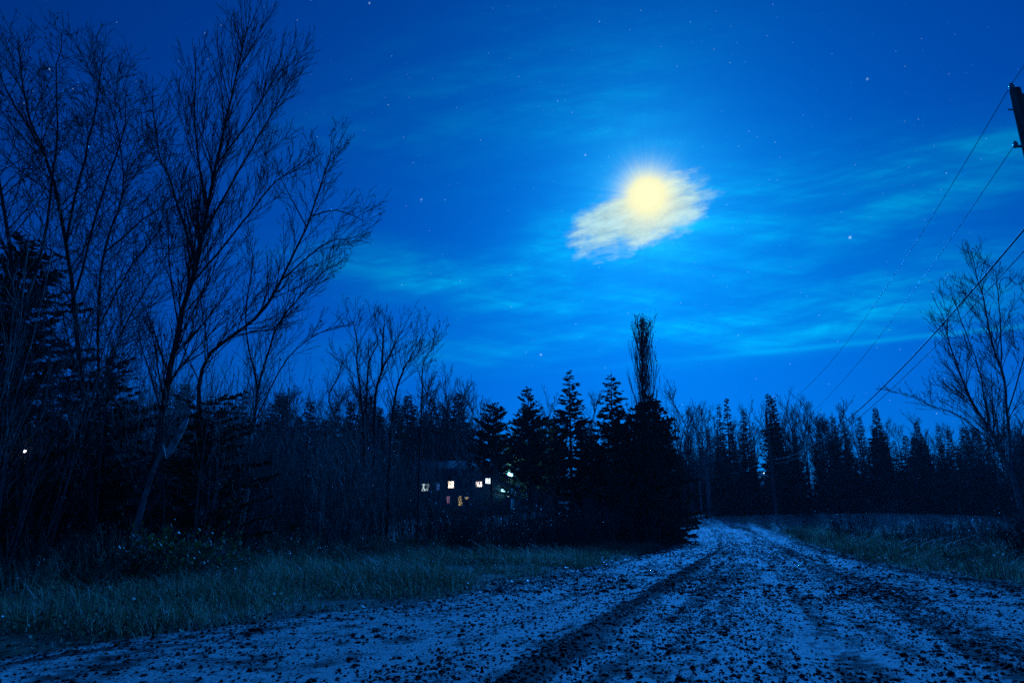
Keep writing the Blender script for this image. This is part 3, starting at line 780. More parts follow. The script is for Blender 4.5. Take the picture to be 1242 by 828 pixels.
# ------------------------------------------------------------------ shrubs
def shrub_proto(seed, h, stems, spread, leaves, rmin=.004, lean=.18, lvl=3, nch=(0, 6, 4, 0), ratio=(.2, .5), mat='shrub_twig'):
    rg = np.random.default_rng(seed); out = []; st = []
    for k in range(stems):
        an = rg.uniform(0, 6.28); r = spread * math.sqrt(rg.random()); p = np.array([math.cos(an) * r, math.sin(an) * r, -.05])
        d = norm(np.array([math.cos(an) * lean * rg.uniform(.2, 1.6), math.sin(an) * lean * rg.uniform(.2, 1.6), 1]))
        L = h * rg.uniform(.6, 1.0)
        pts = [p]
        for j in range(7):
            d = norm(d + .05 * rg.standard_normal(3) + np.array([0, 0, .02])); pts.append(pts[-1] + d * L / 7)
        pts = np.array(pts); st.append((pts, np.linspace(rg.uniform(.010, .026), .005, 8)))
        sprout(out, pts, L, .010, 1, lvl, rg, 8, .35, (14, 40), nch, .1, rmin, ratio, u0=.2)
    return st, out, rg
SHRUB = {}
def mk_shrub(key, *a, **k):
    leaves = a[4]; lm = k.pop('leafmat', 'dry_leaf'); ls = k.pop('leafsize', .06); mt = k.get('mat', 'shrub_twig')
    st, out, rg = shrub_proto(*a, **k)
    m1 = MB(); tubes(m1, st, 5)
    m2 = MB(); tubes(m2, out, 3)
    if leaves:
        ends = np.array([q[0][-1] for q in out]); sel = ends[rg.integers(0, len(ends), leaves)] + .05 * rg.standard_normal((leaves, 3))
        leaf_cards(m2, sel, np.full(leaves, ls), a[0], mat=1); m2.col.insert(0, np.zeros(m2.n - sum(len(q) for q in m2.col)))
    SHRUB[key] = (m1.build('stems', M[mt], None, smooth=True), m2.build('twigs', [M[mt], M[lm]], None))
mk_shrub('tall0', 201, 4.2, 16, .7, 60); mk_shrub('tall1', 202, 3.7, 18, .8, 90); mk_shrub('tall2', 203, 4.6, 14, .6, 40)
mk_shrub('sapling0', 211, 7.0, 5, .5, 40, lean=.1); mk_shrub('sapling1', 212, 6.2, 7, .6, 60, lean=.16)
mk_shrub('low0', 204, 2.0, 34, .8, 500, lean=.45, mat='twig', leafsize=.05); mk_shrub('low1', 205, 1.6, 40, .9, 700, lean=.55, mat='twig', leafsize=.05)
mk_shrub('weed0', 206, 1.0, 30, .6, 220, lean=.45, lvl=2, mat='dry_stalk'); mk_shrub('weed1', 207, .8, 34, .7, 160, lean=.55, lvl=2, mat='dry_stalk')
mk_shrub('leafy', 208, .75, 30, .35, 1700, lean=.8, leafmat='leaf', leafsize=.06)
_su = set()
def shrub(key, s, t, label, group=None, sc=1., name='shrub', cat='shrub'):
    x, y = st_xy(np.array([s]), np.array([t])); return shrub_xy(key, float(x[0]), float(y[0]), label, group, sc, name, cat)
def shrub_xy(key, x, y, label, group=None, sc=1., name='shrub', cat='shrub'):
    o = empty(name, (x, y, gz1(x, y)), rg.uniform(0, 6.28)); o.scale = (sc, sc, sc * rg.uniform(.9, 1.1)); tag(o, label, cat, group)
    for src in SHRUB[key]:
        if src.name in _su: c = src.copy(); COL.objects.link(c)
        else: c = src; _su.add(src.name)
        c.parent = o
    return o
rg = np.random.default_rng(19)
for i in range(46):                                            # thicket along the left verge
    s = 6 + 20 * (i + rg.random()) / 46; t = -9.8 - 3.2 * rg.random() - (1.2 if i % 3 == 0 else 0)
    if 6.5 < s < 10.5: t -= 1.3
    shrub(['tall0', 'tall1', 'tall2'][i % 3], s, t, 'thin leafless shrub in the close thicket along the left verge', 'leafless shrubs of the left thicket', rg.uniform(.75, 1.1))
for i in range(32):
    s = 6 + 16 * (i + rg.random()) / 32; t = -10.5 - 4.5 * rg.random()
    shrub(['sapling0', 'sapling1'][i % 2], s, t, 'slender bare sapling rising out of the left thicket', 'bare saplings in the left thicket', rg.uniform(.6, 1.0), 'sapling', 'sapling')
for i in range(44):                                            # lower brush towards the spruces
    s = 22 + 24 * (i + rg.random()) / 44; t = -6.3 - 5 * rg.random()
    if s > 38: t += .9
    shrub(['low0', 'low1', 'tall1'][i % 3], s, t, 'low dark bush between the left verge and the roadside spruces', 'low bushes before the spruces', rg.uniform(.8, 1.15) * (.75 if i % 3 == 2 else 1))
for i in range(30):                                            # weeds at the foot of the thicket
    s = 7 + 30 * rg.random() ** 1.2; t = -9.0 - 1.2 * rg.random()
    shrub(['weed0', 'weed1'][i % 2], s, t, 'dry weed clump at the foot of the left thicket', 'weed clumps on the left verge', rg.uniform(.6, 1.1), 'weed_clump', 'weeds')
for i in range(56):
    s = 4 + 40 * rg.random() ** 1.3; t = -5.0 - 4.6 * rg.random() ** .8
    shrub(['weed0', 'weed1'][i % 2], s, t, 'small tuft of dry weeds standing in the left verge grass', 'weed tufts in the left verge grass', rg.uniform(.25, .55), 'weed_clump', 'weeds')
for i in range(40):
    s = 12 + 36 * rg.random(); t = 4.4 + 4 * rg.random()
    shrub(['weed0', 'weed1'][i % 2], s, t, 'small tuft of dry weeds standing in the right verge grass', 'weed tufts in the right verge grass', rg.uniform(.25, .6), 'weed_clump', 'weeds')
p = at(214, 722, 10.9); shrub_xy('leafy', p[0], p[1], 'green leafy bush at the foot of the thicket below the leaning birch', None, 1.05, 'leafy_bush', 'bush')
p = at(272, 716, 11.6); shrub_xy('leafy', p[0], p[1], 'small green sprig bush right of the larger green bush', None, .6, 'leafy_bush', 'bush')
for i in range(60):                                            # right-hand brush
    s = 15 + 27 * rg.random(); t = 7.4 + 10 * rg.random()
    shrub(['low0', 'low1', 'weed0', 'weed1'][i % 4], s, t, 'tangled bare brush between the right verge and the meadow', 'brush on the right verge', rg.uniform(.7, 1.1))
for i in range(30):
    s = 16 + 20 * rg.random(); t = 11 + 9 * rg.random()
    shrub(['tall1', 'tall0', 'low0'][i % 3], s, t, 'thin bare shrub under the right-edge tree', 'shrubs under the right-edge tree', rg.uniform(.55, .85))
for i in range(26):
    s = 46 + 34 * rg.random(); t = 7 + 30 * rg.random()
    shrub(['weed0', 'low1', 'low0'][i % 3], s, t, 'low scrub on the misty meadow in front of the wood', 'meadow scrub', rg.uniform(.8, 1.3))

# ------------------------------------------------------------------ utility poles and wires
def pole_near():
    tp = at(1231, 109, 16); x, y = tp[0], tp[1]; z = gz1(x, y); h = tp[2] - z
    t = empty('utility_pole', (x, y, z)); tag(t, 'near dark wooden utility pole cut by the right edge', 'utility pole', 'utility poles')
    a = MB(); K = 10; zz = np.linspace(-.3, h, K); tubes(a, [(np.stack([0 * zz, 0 * zz, zz], -1), np.linspace(.19, .135, K))], 14)
    a.add(np.array([[math.cos(q) * .135, math.sin(q) * .135, h] for q in np.arange(14) * 6.283 / 14] + [[0, 0, h + .03]]), tris=[[i, (i + 1) % 14, 14] for i in range(14)])
    a.build('shaft', M['wood'], t, smooth=True)
    b = MB(); tubes(b, [(np.array([[-.07, 0, h - .1], [-.07, 0, h + .10], [-.07, 0, h + .2]]), np.array([.018, .018, .018]))], 6); b.build('pin', M['metal'], t)
    c = MB(); prof = [(.0, .03), (.0, .06), (.03, .075), (.05, .05), (.07, .065), (.10, .06), (.13, .035), (.16, .04), (.17, .012)]
    tubes(c, [(np.array([[-.07, 0, h + .04 + q[0]] for q in prof]), np.array([q[1] for q in prof]))], 10); c.build('insulator', M['ceramic'], t, smooth=True)
    d = MB(); box(d, (.16, 0, h - .45), (.12, .16, .55)); d.build('pole_cap_bracket', M['wood'], t)
    e = MB(); box(e, (-.2, 0, h - .62), (.22, .03, .03)); e.build('bolt', M['metal'], t)
    f = MB(); box(f, (-.2, -.02, h - 1.75), (.42, .06, .05)); tubes(f, [(np.array([[-.34, -.02, h - 1.78], [-.34, -.02, h - 1.68], [-.34, -.02, h - 1.60]]), np.array([.05, .065, .03]))], 8)
    f.build('side_bracket', M['metal'], t)
    return t, np.array([x, y, z]), h
def pole_far(px, ptop, Y, label, lamp=False):
    tp = at(px, ptop, Y); x, y = tp[0], tp[1]; z = gz1(x, y); h = tp[2] - z
    t = empty('utility_pole', (x, y, z)); tag(t, label, 'utility pole', 'utility poles')
    a = MB(); zz = np.linspace(-.3, h, 6); tubes(a, [(np.stack([0 * zz, 0 * zz, zz], -1), np.linspace(.17, .12, 6))], 10); a.build('shaft', M['wood'], t, smooth=True)
    c = MB(); tubes(c, [(np.array([[0, 0, h - .02], [0, 0, h + .06], [0, 0, h + .2]]), np.array([.06, .07, .03]))], 8); c.build('insulator', M['ceramic'], t)
    if lamp:
        b = MB(); q = at(926.5, 573.5, Y - .3) - np.array([x, y, z])
        tubes(b, [(np.array([[0, 0, q[2] + .15], q * [.5, .5, 0] + [0, 0, q[2] + .2], q + [0, 0, .12]]), np.array([.025, .025, .025]))], 6); b.build('lamp_arm', M['metal'], t)
        l = MB(); ph = np.linspace(-1.5, 1.5, 7); tubes(l, [(np.stack([0 * ph + q[0], 0 * ph + q[1], q[2] + .05 * np.sin(ph)], -1), np.maximum(.005, .055 * np.cos(ph)))], 10)
        l.build('lamp', emit('small_lamp_glow', (.45, .8, 1), 3), t)
    return t, np.array([x, y, z]), h
_, A, hA = pole_near()
_, B, hB = pole_far(929, 500, 68, 'far thin utility pole standing at the meadow edge right of the bend', True)
_, Cc, hC = pole_far(835, 545, 100, 'farthest utility pole, lost among trees at the top of the bend')

def wire(name, p, q, sag, r, mat, label, group='overhead wires between the poles', n=60):
    u = np.linspace(0, 1, n)[:, None]; P = p + (q - p) * u; P[:, 2] -= (4 * sag * u * (1 - u))[:, 0]
    mb = MB(); tubes(mb, [(P - p, np.full(n, r))], 6)
    o = mb.build(name, M[mat], None, smooth=True, loc=p); tag(o, label, 'wire', group); return o
def on(P0, h, dx=0): return P0 + np.array([dx, 0, h])
zB = lambda py: at(929, py, 68)[2] - B[2]
zA = lambda py, px=1240: at(px, py, 16)[2] - A[2]
w_sp = [('power_line', on(A, hA + .16, -.07), on(B, hB + .15), 2.0, .010, 'bare_wire', 'topmost thin wire from the near pole tip down to the far pole'),
        ('power_line', on(A, hA - 1.68, -.34), on(B, zB(531)), 1.6, .009, 'bare_wire', 'second thin wire from the side bracket of the near pole'),
        ('telephone_cable', on(A, 8.7 - A[2], -.2), on(B, zB(557)), 1.6, .024, 'cable', 'thick dark cable slanting down across the right-edge tree'),
        ('telephone_cable', on(A, 8.2 - A[2], -.2), on(B, zB(561.5)), 1.5, .014, 'cable', 'thinner dark cable hanging just below the thick one')]
for w in w_sp: wire(*w)
BACK = np.array([2.2, -30.0, 0]); BACK = A + np.array([-15.0, -46.0, 0])
wire('power_line', on(A, hA + .16, -.07), on(BACK, hA), .7, .009, 'bare_wire', 'short thin wire leaving the near pole tip upwards out of view', 'overhead wires leaving the near pole')
for hh, lab, rr in ((hB + .15, 'topmost wire running on left from the far pole over the bend', .010), (zB(531), 'second wire running on left from the far pole over the bend', .010), (zB(558), 'low cable running on left from the far pole over the bend', .016)):
    wire('power_line', on(B, hh), on(Cc, min(hC, hC * hh / hB)), .6, rr, 'bare_wire', lab, 'overhead wires past the far pole')
# slack cable end near the right-hand tree
q = np.array([at(a_, b_, 15.8) for a_, b_ in [(1212, 352), (1213, 341), (1218, 337), (1224, 337), (1230, 343), (1236, 345), (1244, 338), (1256, 322)]])
mb = MB(); tubes(mb, [(smooth_line(q, 30) - q[-1], np.full(30, .010))], 6); o = mb.build('slack_cable', M['bare_wire'], None, smooth=True, loc=q[-1]); tag(o, 'slack hooked cable end hanging off the near pole before the right-edge tree', 'cable')

# ------------------------------------------------------------------ house with lit windows
def window_light(col, s):
    m = emit('lit_window_glass', col, s); t_ = m.node_tree; e = t_.nodes['Emission']
    c = t_.nodes.new('ShaderNodeTexCoord'); n = t_.nodes.new('ShaderNodeTexNoise'); n.inputs['Scale'].default_value = 2.3; n.inputs['Detail'].default_value = 3
    r_ = t_.nodes.new('ShaderNodeMapRange'); r_.inputs[1].default_value = .35; r_.inputs[2].default_value = .65; r_.inputs[3].default_value = .3 * s; r_.inputs[4].default_value = 1.5 * s
    t_.links.new(c.outputs['Object'], n.inputs['Vector']); t_.links.new(n.outputs[0], r_.inputs[0]); t_.links.new(r_.outputs[0], e.inputs[1]); return m
def house():
    Y = 90; c = at(560, 610, Y); zg = gz1(c[0], c[1]) - .2
    t = empty('house', (c[0], c[1], zg), 0); tag(t, 'dark two-storey house with lit windows behind the pines', 'house')
    W = 12.6; D = 8.0; zt = at(560, 575, Y)[2] - zg
    w = MB(); box(w, (0, D / 2, zt / 2), (W, D, zt)); 
    w.add([[-W / 2, 0, zt], [-W / 2, D, zt], [-W / 2, D / 2, zt + 2.0], [W / 2, 0, zt], [W / 2, D, zt], [W / 2, D / 2, zt + 2.0]], tris=[[0, 2, 1], [3, 4, 5]])
    w.build('wall', M['siding'], t)
    r = MB(); e = .5
    for sgn, y0 in ((-1, -e), (1, D + e)):
        zlo = zt - 2.0 * e / (D / 2)
        v = [[-W / 2 - e, y0, zlo], [W / 2 + e, y0, zlo], [W / 2 + e, D / 2, zt + 2.003], [-W / 2 - e, D / 2, zt + 2.003]]
        v2 = [[a, b, z + .16] for a, b, z in v]
        r.add(v + v2, quads=[[0, 1, 2, 3], [4, 7, 6, 5], [0, 4, 5, 1], [1, 5, 6, 2], [2, 6, 7, 3], [3, 7, 4, 0]])
    rf = r.build('roof', M['roofing'], t)
    ch = MB(); box(ch, (2.2, D / 2 + .6, zt + 2.2), (.7, .7, 1.6)); ch.build('chimney', M['bark'], rf)
    wins = [(516, 591, 8, 8, (.75, .97, 1), 2.6), (531, 590, 4, 8, (.05, .22, .8), .5), (547, 587.5, 6.5, 7.5, (1, .82, .62), 2.6), (543, 606, 5, 8, (.62, .36, .62), .45),
            (558, 607, 4.5, 10, (1, .78, .32), 1.6), (566, 604, 4, 3, (1, .75, .35), .8), (581, 587, 7, 6, (1, .86, .78), 2.4), (592, 583, 6, 6, (.75, .95, 1), 2.4), (617, 599.5, 2.4, 5, (.5, .9, 1), 2)]
    for i, (px, py, ww, hh, col, s) in enumerate(wins):
        q = at(px, py, Y - .03) - np.array([c[0], c[1], zg]); a, b = ww / F * Y * 1.15, hh / F * Y * 1.15
        f = MB(); th = .09
        for dx, dz, sx, sz in ((0, b / 2, a + th, th), (0, -b / 2, a + th, th), (-a / 2, 0, th, b - th), (a / 2, 0, th, b - th)):
            box(f, (q[0] + dx, -.03, q[2] + dz), (sx, .10, sz))
        if ww > 5: box(f, (q[0], -.02, q[2]), (.06, .06, b - th))
        fo = f.build('window', M['trim'], t)
        p_ = MB(); box(p_, (q[0], -.012, q[2]), (a - th, .02, b - th)); p_.build('pane', window_light(col, s), fo)
    d = MB(); q = at(537, 614, Y) - np.array([c[0], c[1], zg]); box(d, (q[0], -.03, 1.0), (.95, .06, 2.0)); do = d.build('door', M['trim'], t)
    hd = MB(); box(hd, (q[0] + .38, -.09, 1.0), (.05, .06, .12)); hd.build('handle', M['metal'], do)
    for (px, py, dy, en, col, sz) in ((610.5, 595, -.45, 7, (.2, .75, 1), .27), ):
        q = at(px, py, Y + dy) - np.array([c[0], c[1], zg]); l = MB(); ph = np.linspace(-1.5, 1.5, 7)
        tubes(l, [(np.stack([0 * ph + q[0], 0 * ph + q[1], q[2] + sz * np.sin(ph)], -1), np.maximum(.01, sz * np.cos(ph)))], 10)
        lo_ = l.build('wall_lamp', emit('wall_lamp_glow', col, 8), t)
        L = bpy.data.lights.new('wall_lamp_light', 'POINT'); L.energy = en; L.color = col; L.shadow_soft_size = .2; lo = bpy.data.objects.new('wall_lamp_light', L); COL.objects.link(lo); lo.parent = t; lo.location = (q[0], q[1] - .5, q[2])
house()
def yard_lamp(px, py, Y, label, energy, col, sz=.18, thin=False):
    tp = at(px, py, Y); z = gz1(tp[0], tp[1]); h = tp[2] - z
    t = empty('yard_lamp', (tp[0], tp[1], z)); tag(t, label, 'lamp')
    a = MB(); tubes(a, [(np.array([[0, 0, -.2], [0, 0, h * .5], [0, 0, h - sz]]), np.array([.06, .05, .04]) * (.35 if thin else 1))], 8); a.build('post', M['dark_bark' if thin else 'metal'], t)
    l = MB(); ph = np.linspace(-1.5, 1.5, 9); tubes(l, [(np.stack([0 * ph, 0 * ph, h + sz * np.sin(ph)], -1), np.maximum(.01, sz * np.cos(ph)))], 12); l.build('lamp_globe', emit('yard_lamp_glow', col, 7), t, smooth=True)
    if energy:
        L = bpy.data.lights.new('yard_lamp_light', 'POINT'); L.energy = energy; L.color = col; L.shadow_soft_size = sz; lo = bpy.data.objects.new('yard_lamp_light', L); COL.objects.link(lo); lo.parent = t; lo.location = (0, 0, h + sz + .05)
yard_lamp(619, 575, 58, 'bright yard lamp shining through the pines right of the lit windows', 380, (.2, .6, 1), .22)
yard_lamp(30, 547, 11.8, 'small white stand-in for a distant house light, glinting through the trunks at far left', 0, (.9, .95, 1), .022, True)  # near lamp on a thin post, added in place of a distant house's light

# ------------------------------------------------------------------ moon, sky, light, air
def unit(px, py): return norm(ray(px, py))
MD = unit(785, 237)
MR = norm(np.cross(MD, [0, 0, 1])); MU = np.cross(MR, MD)
def sk(px, py):
    d = ray(px, py); return F * d @ MR / (d @ MD), F * d @ MU / (d @ MD)
mm = MB(); ph = np.linspace(-math.pi / 2, math.pi / 2, 17); dist = 9000.; mrad = dist * 15 / F
tubes(mm, [(np.stack([0 * ph, 0 * ph, mrad * np.sin(ph)], -1), np.maximum(.01, mrad * np.cos(ph)))], 32)
mo = mm.build('moon', emit('moon_glow', (1.0, .99, .60), 1.04), None, smooth=True, loc=MD * dist); tag(mo, 'overexposed yellow-white full moon glowing through a small cloud', 'moon')

w = bpy.data.worlds.new('World'); SC.world = w; w.use_nodes = True
nt = w.node_tree; nt.nodes.clear()
def node(t, **k):
    n = nt.nodes.new(t)
    for a, b in k.items(): setattr(n, a, b)
    return n
def sock(s, v):
    if isinstance(v, (int, float)): s.default_value = v
    elif isinstance(v, (tuple, list, np.ndarray)): s.default_value = tuple(float(q) for q in v)
    else: nt.links.new(v, s)
def mt(op, a, b=None, c=None, clamp=False):
    n = node('ShaderNodeMath', operation=op, use_clamp=clamp); sock(n.inputs[0], a)
    if b is not None: sock(n.inputs[1], b)
    if c is not None: sock(n.inputs[2], c)
    return n.outputs[0]
def dot(v, c):
    n = node('ShaderNodeVectorMath', operation='DOT_PRODUCT'); sock(n.inputs[0], v); sock(n.inputs[1], c); return n.outputs['Value']
def vec(a, b, c=0.):
    n = node('ShaderNodeCombineXYZ'); sock(n.inputs[0], a); sock(n.inputs[1], b); sock(n.inputs[2], c); return n.outputs[0]
def noise(v, scale=1., detail=5., rough=.55, dist_=0.):
    n = node('ShaderNodeTexNoise'); sock(n.inputs['Vector'], v); n.inputs['Scale'].default_value = scale; n.inputs['Detail'].default_value = detail
    n.inputs['Roughness'].default_value = rough; n.inputs['Distortion'].default_value = dist_; return n.outputs[0]
def ss(lo, hi, x):
    n = node('ShaderNodeMapRange', interpolation_type='SMOOTHSTEP'); sock(n.inputs[0], x); n.inputs[1].default_value = lo; n.inputs[2].default_value = hi; return n.outputs[0]
def rot(a, b, px, py, ang):
    a0, b0 = sk(px, py); c, s_ = math.cos(R(ang)), math.sin(R(ang))
    x = mt('ADD', mt('MULTIPLY', a, c), mt('MULTIPLY_ADD', b, s_, -(a0 * c + b0 * s_)))
    y = mt('ADD', mt('MULTIPLY', a, -s_), mt('MULTIPLY_ADD', b, c, (a0 * s_ - b0 * c)))
    return x, y
def gauss(a, b, px, py, sx, sy, ang):
    x, y = rot(a, b, px, py, ang); x = mt('MULTIPLY', x, 1 / sx); y = mt('MULTIPLY', y, 1 / sy)
    return mt('EXPONENT', mt('MULTIPLY', mt('ADD', mt('MULTIPLY', x, x), mt('MULTIPLY', y, y)), -1.))
def cmul(col, f):
    n = node('ShaderNodeVectorMath', operation='SCALE'); sock(n.inputs[0], col); sock(n.inputs['Scale'], f); return n.outputs[0]
def cadd(a, b):
    n = node('ShaderNodeVectorMath', operation='ADD'); sock(n.inputs[0], a); sock(n.inputs[1], b); return n.outputs[0]
def cmix(f, a, b):
    n = node('ShaderNodeMix', data_type='RGBA'); sock(n.inputs[0], f)
    for s_, v in ((n.inputs[6], a), (n.inputs[7], b)):
        if isinstance(v, tuple): s_.default_value = (*v, 1)
        else: nt.links.new(v, s_)
    return n.outputs[2]

ELEV = math.asin(MD[2]); AZ = math.atan2(MD[0], MD[1])
tc = node('ShaderNodeTexCoord'); D = tc.outputs['Generated']
sky = node('ShaderNodeTexSky', sky_type='NISHITA', sun_disc=False); sky.sun_elevation = ELEV; sky.sun_rotation = AZ
sky.air_density = 1.0; sky.dust_density = .6; sky.ozone_density = 2.0
# a camera balanced for tungsten light turns the moonlit sky deep blue
tint = node('ShaderNodeVectorMath', operation='MULTIPLY'); nt.links.new(sky.outputs[0], tint.inputs[0]); tint.inputs[1].default_value = (.0, .0155, .0665)
base = tint.outputs[0]
n_ph = node('ShaderNodeVectorMath', operation='SCALE'); nt.links.new(base, n_ph.inputs[0])
nt.links.new(mt('MULTIPLY_ADD', ss(.60, .97, dot(D, MD)), .25, .77), n_ph.inputs['Scale']); base = n_ph.outputs[0]     # moonlit air is brightest towards the moon
dm = mt('MAXIMUM', dot(D, MD), .08)
a = mt('MULTIPLY', mt('DIVIDE', dot(D, MR), dm), F); b = mt('MULTIPLY', mt('DIVIDE', dot(D, MU), dm), F)
n_w = noise(vec(mt('MULTIPLY', a, 1 / 220), mt('MULTIPLY', b, 1 / 120)), 1, 2)
n_w2 = noise(vec(mt('MULTIPLY', a, 1 / 180), mt('MULTIPLY', b, 1 / 120), 7.3), 1, 2)
aw = mt('MULTIPLY_ADD', mt('SUBTRACT', n_w, .5), 70., a); bw = mt('MULTIPLY_ADD', mt('SUBTRACT', n_w2, .5), 26., b)
x1, y1 = rot(aw, bw, 785, 237, 6); x2, y2 = rot(aw, bw, 785, 237, -12)
st1 = noise(vec(mt('MULTIPLY', x1, 1 / 230), mt('MULTIPLY', y1, 1 / 34), 1.7), 1, 8, .62)
st2 = noise(vec(mt('MULTIPLY', x2, 1 / 260), mt('MULTIPLY', y2, 1 / 13), 4.1), 1, 7, .6)
streak = mt('MULTIPLY', ss(.32, .72, st1), mt('MULTIPLY_ADD', ss(.3, .7, st2), .7, .45))
tot = None
for (px, py, sx, sy, an, wt) in [(985, 238, 190, 42, 7, 1.0), (1180, 215, 150, 40, 10, .7), (700, 305, 80, 42, 20, 1.3), (600, 348, 190, 26, -14, 1.2), (470, 325, 110, 32, -10, .5), (870, 352, 300, 50, -2, .5), (800, 408, 330, 26, 1, .95),
                                 (1080, 340, 200, 60, 0, .5), (690, 110, 170, 70, 22, .38), (480, 130, 170, 60, 12, .22), (930, 385, 120, 30, 0, .5), (760, 175, 70, 60, 0, .35), (775, 272, 125, 50, 17, .9)]:
    gg = mt('MULTIPLY', gauss(aw, bw, px, py, sx, sy, an), wt); tot = gg if tot is None else mt('ADD', tot, gg)
wisp = noise(vec(mt('MULTIPLY', aw, 1 / 75), mt('MULTIPLY', bw, 1 / 34), 2.2), 1, 8, .66, .6)
streak = mt('MULTIPLY', streak, mt('MULTIPLY_ADD', ss(.3, .68, wisp), .75, .45))
cir = mt('MULTIPLY', mt('MINIMUM', tot, 1.25), mt('MULTIPLY_ADD', streak, .98, .15))
con = mt('MULTIPLY', gauss(a, mt('MULTIPLY_ADD', mt('SUBTRACT', n_w2, .5), 6., b), 1090, 411, 260, 3.2, 2.6), .55)
cir = mt('ADD', cir, con)
front = ss(.1, .4, dot(D, MD)); cir = mt('MULTIPLY', cir, front)
col = cadd(base, cmul((.0, .205, .165), cir))
# aureole round the moon
r2 = mt('ADD', mt('MULTIPLY', a, a), mt('MULTIPLY', b, b)); r = mt('SQRT', r2)
rays = noise(vec(mt('DIVIDE', a, mt('MAXIMUM', r, 1.)), mt('DIVIDE', b, mt('MAXIMUM', r, 1.))), 9., 3., .6)
rr = mt('MULTIPLY', r, mt('MULTIPLY_ADD', rays, -.30, 1.15))
col = cadd(col, cmul((.03, .42, .30), mt('MULTIPLY', mt('EXPONENT', mt('MULTIPLY', rr, -1 / 40.)), front)))
col = cadd(col, cmul((.0, .012, .02), mt('MULTIPLY', mt('EXPONENT', mt('MULTIPLY', r, -1 / 260.)), front)))
# the small lit cloud
xc, yc = rot(a, b, 776, 262, 17)
fz = noise(vec(mt('MULTIPLY', x1, 1 / 42), mt('MULTIPLY', y1, 1 / 15), 9.), 1, 7, .62)
fz2 = noise(vec(mt('MULTIPLY', a, 1 / 60), mt('MULTIPLY', b, 1 / 40), 3.), 1, 5, .6)
xx = mt('MULTIPLY', xc, 1 / 96.); yy = mt('MULTIPLY', yc, 1 / 41.)
sh = mt('SUBTRACT', 1.0, mt('ADD', mt('MULTIPLY', xx, xx), mt('MULTIPLY', yy, yy)))
sh = mt('ADD', sh, mt('ADD', mt('MULTIPLY', mt('SUBTRACT', fz, .5), 1.7), mt('MULTIPLY', mt('SUBTRACT', fz2, .5), 1.6)))
cm = mt('MULTIPLY', ss(-.05, .85, sh), front)
tex = mt('MULTIPLY_ADD', ss(.3, .7, fz), .35, .75)
cloudc = cmul((.46, .75, .80), tex)
col = cmix(mt('MULTIPLY', cm, .92), col, cloudc)
col = cadd(col, cmul((.80, .45, .0), mt('MULTIPLY', mt('EXPONENT', mt('MULTIPLY', mt('MULTIPLY', rr, rr), -1 / (44. ** 2))), mt('MULTIPLY', cm, .30))))
core = mt('MULTIPLY', mt('MINIMUM', mt('MULTIPLY', mt('EXPONENT', mt('MULTIPLY', mt('MULTIPLY', rr, rr), -1 / (24.5 ** 2))), 1.75), 1.), front)
col = cmix(core, col, (1.0, .99, .60))
# stars
vo = node('ShaderNodeTexVoronoi'); vo.inputs['Scale'].default_value = 95; nt.links.new(D, vo.inputs['Vector'])
vo.inputs['Randomness'].default_value = 1
sx = node('ShaderNodeSeparateColor'); nt.links.new(vo.outputs['Color'], sx.inputs[0])
br = mt('POWER', sx.outputs[0], 3.0)
star = mt('MULTIPLY', ss(.072, .026, vo.outputs['Distance']), mt('MULTIPLY_ADD', br, .9, .10))
for (px, py, sz, bb) in [(1031, 288, 1.7, 1.0), (656, 430, 1.4, .9), (448, 4, 1.3, .8), (1052, 96, 1.3, .7), (710, 188, 1.2, .7), (511, 242, 1.2, .7), (60, 84, 1.3, .8)]:
    star = mt('ADD', star, mt('MULTIPLY', gauss(a, b, px, py, sz * .75, sz * .75, 0), bb))
star = mt('MULTIPLY', star, mt('SUBTRACT', 1., mt('MINIMUM', mt('ADD', cm, core), 1.)))
col = cadd(col, cmul((.30, .48, .5), star))
bg = node('ShaderNodeBackground'); nt.links.new(col, bg.inputs[0]); bg.inputs[1].default_value = 1.0
wo = node('ShaderNodeOutputWorld'); nt.links.new(bg.outputs[0], wo.inputs[0])

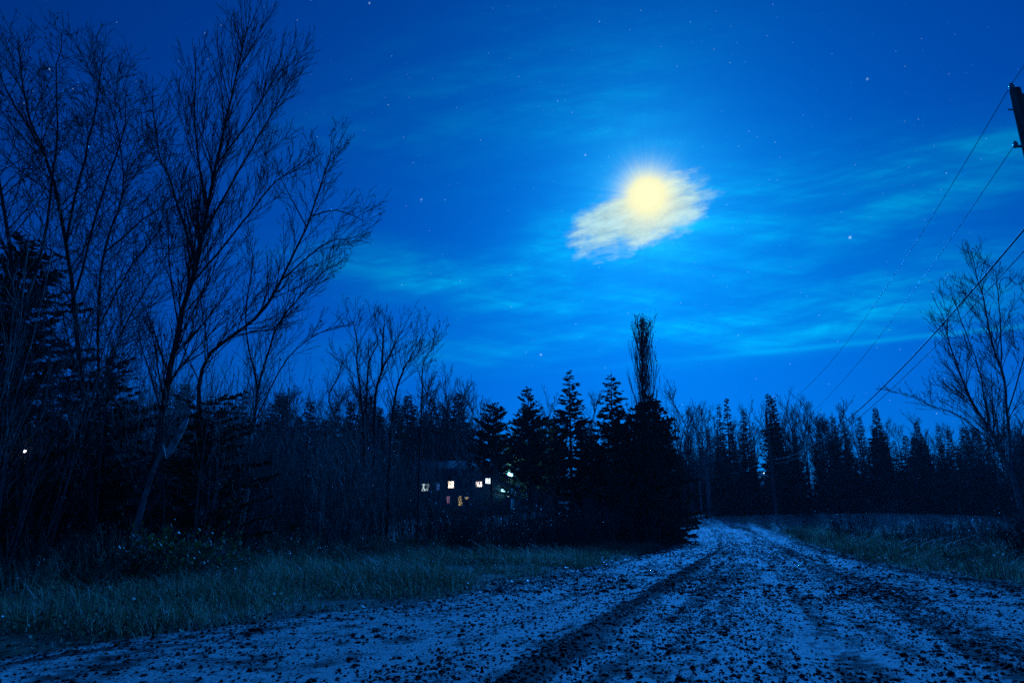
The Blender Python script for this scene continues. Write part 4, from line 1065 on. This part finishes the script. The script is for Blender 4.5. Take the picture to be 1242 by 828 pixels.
# moonlight: kept a few degrees to the right of the moon so that the modelled moon does not eclipse its own lamp
LD = unit(840, 237)
sl = bpy.data.lights.new('moonlight', 'SUN'); sl.energy = 3.7; sl.angle = R(.6); sl.color = (.012, .25, 1.0)
so = bpy.data.objects.new('moonlight', sl); COL.objects.link(so)
so.rotation_euler = Vector(-LD).to_track_quat('-Z', 'Y').to_euler(); so.location = (0, 0, 60)

# thin night air round the whole scene, and the mist lying on the meadow
def volume(name, dens, col, aniso):
    m = bpy.data.materials.new(name); m.use_nodes = True; t = m.node_tree; t.nodes.clear()
    o = t.nodes.new('ShaderNodeOutputMaterial'); v = t.nodes.new('ShaderNodeVolumePrincipled'); v.inputs['Density'].default_value = dens; v.inputs['Color'].default_value = (*col, 1); v.inputs['Anisotropy'].default_value = aniso
    t.links.new(v.outputs[0], o.inputs['Volume']); return m
HAZE = 1
if HAZE:
    hz = MB(); box(hz, (0, 250, 13), (1060, 760, 36)); h_ = hz.build('haze', volume('thin_night_air', .0004, (.8, .9, 1), 0)); tag(h_, 'thin bluish night air', 'haze', kind='stuff')
def mist(px, py, Y, rx, ry, rz, dens, label):
    c = at(px, py, Y); mb = MB(); ph = np.linspace(-math.pi / 2, math.pi / 2, 13)
    tubes(mb, [(np.stack([0 * ph, 0 * ph, np.sin(ph)], -1), np.maximum(.002, np.cos(ph)))], 24)
    o = mb.build('ground_mist', volume('ground_mist_air', dens, (.85, .92, 1), .3), None, smooth=True, loc=c); o.scale = (rx, ry, rz); tag(o, label, 'mist', kind='stuff')
mist(1020, 640, 66, 20, 14, 1.3, .004, 'low pale mist lying on the meadow')

# ------------------------------------------------------------------ camera and render settings
cd = bpy.data.cameras.new('camera'); cd.lens = 24; cd.sensor_width = 36; cd.clip_start = .05; cd.clip_end = 20000
cam = bpy.data.objects.new('camera', cd); COL.objects.link(cam); cam.location = (0, 0, H); cam.rotation_euler = (math.pi / 2 + PITCH, 0, 0)
SC.camera = cam
SC.view_settings.view_transform = 'Standard'; SC.view_settings.look = 'None'; SC.view_settings.exposure = 0; SC.view_settings.gamma = 1; SC.view_settings.use_curve_mapping = False
SC.cycles.use_denoising = False
SC.cycles.max_bounces = 5; SC.cycles.diffuse_bounces = 2; SC.cycles.glossy_bounces = 2; SC.cycles.volume_bounces = 0; SC.cycles.transparent_max_bounces = 8
SC.cycles.sample_clamp_indirect = 3
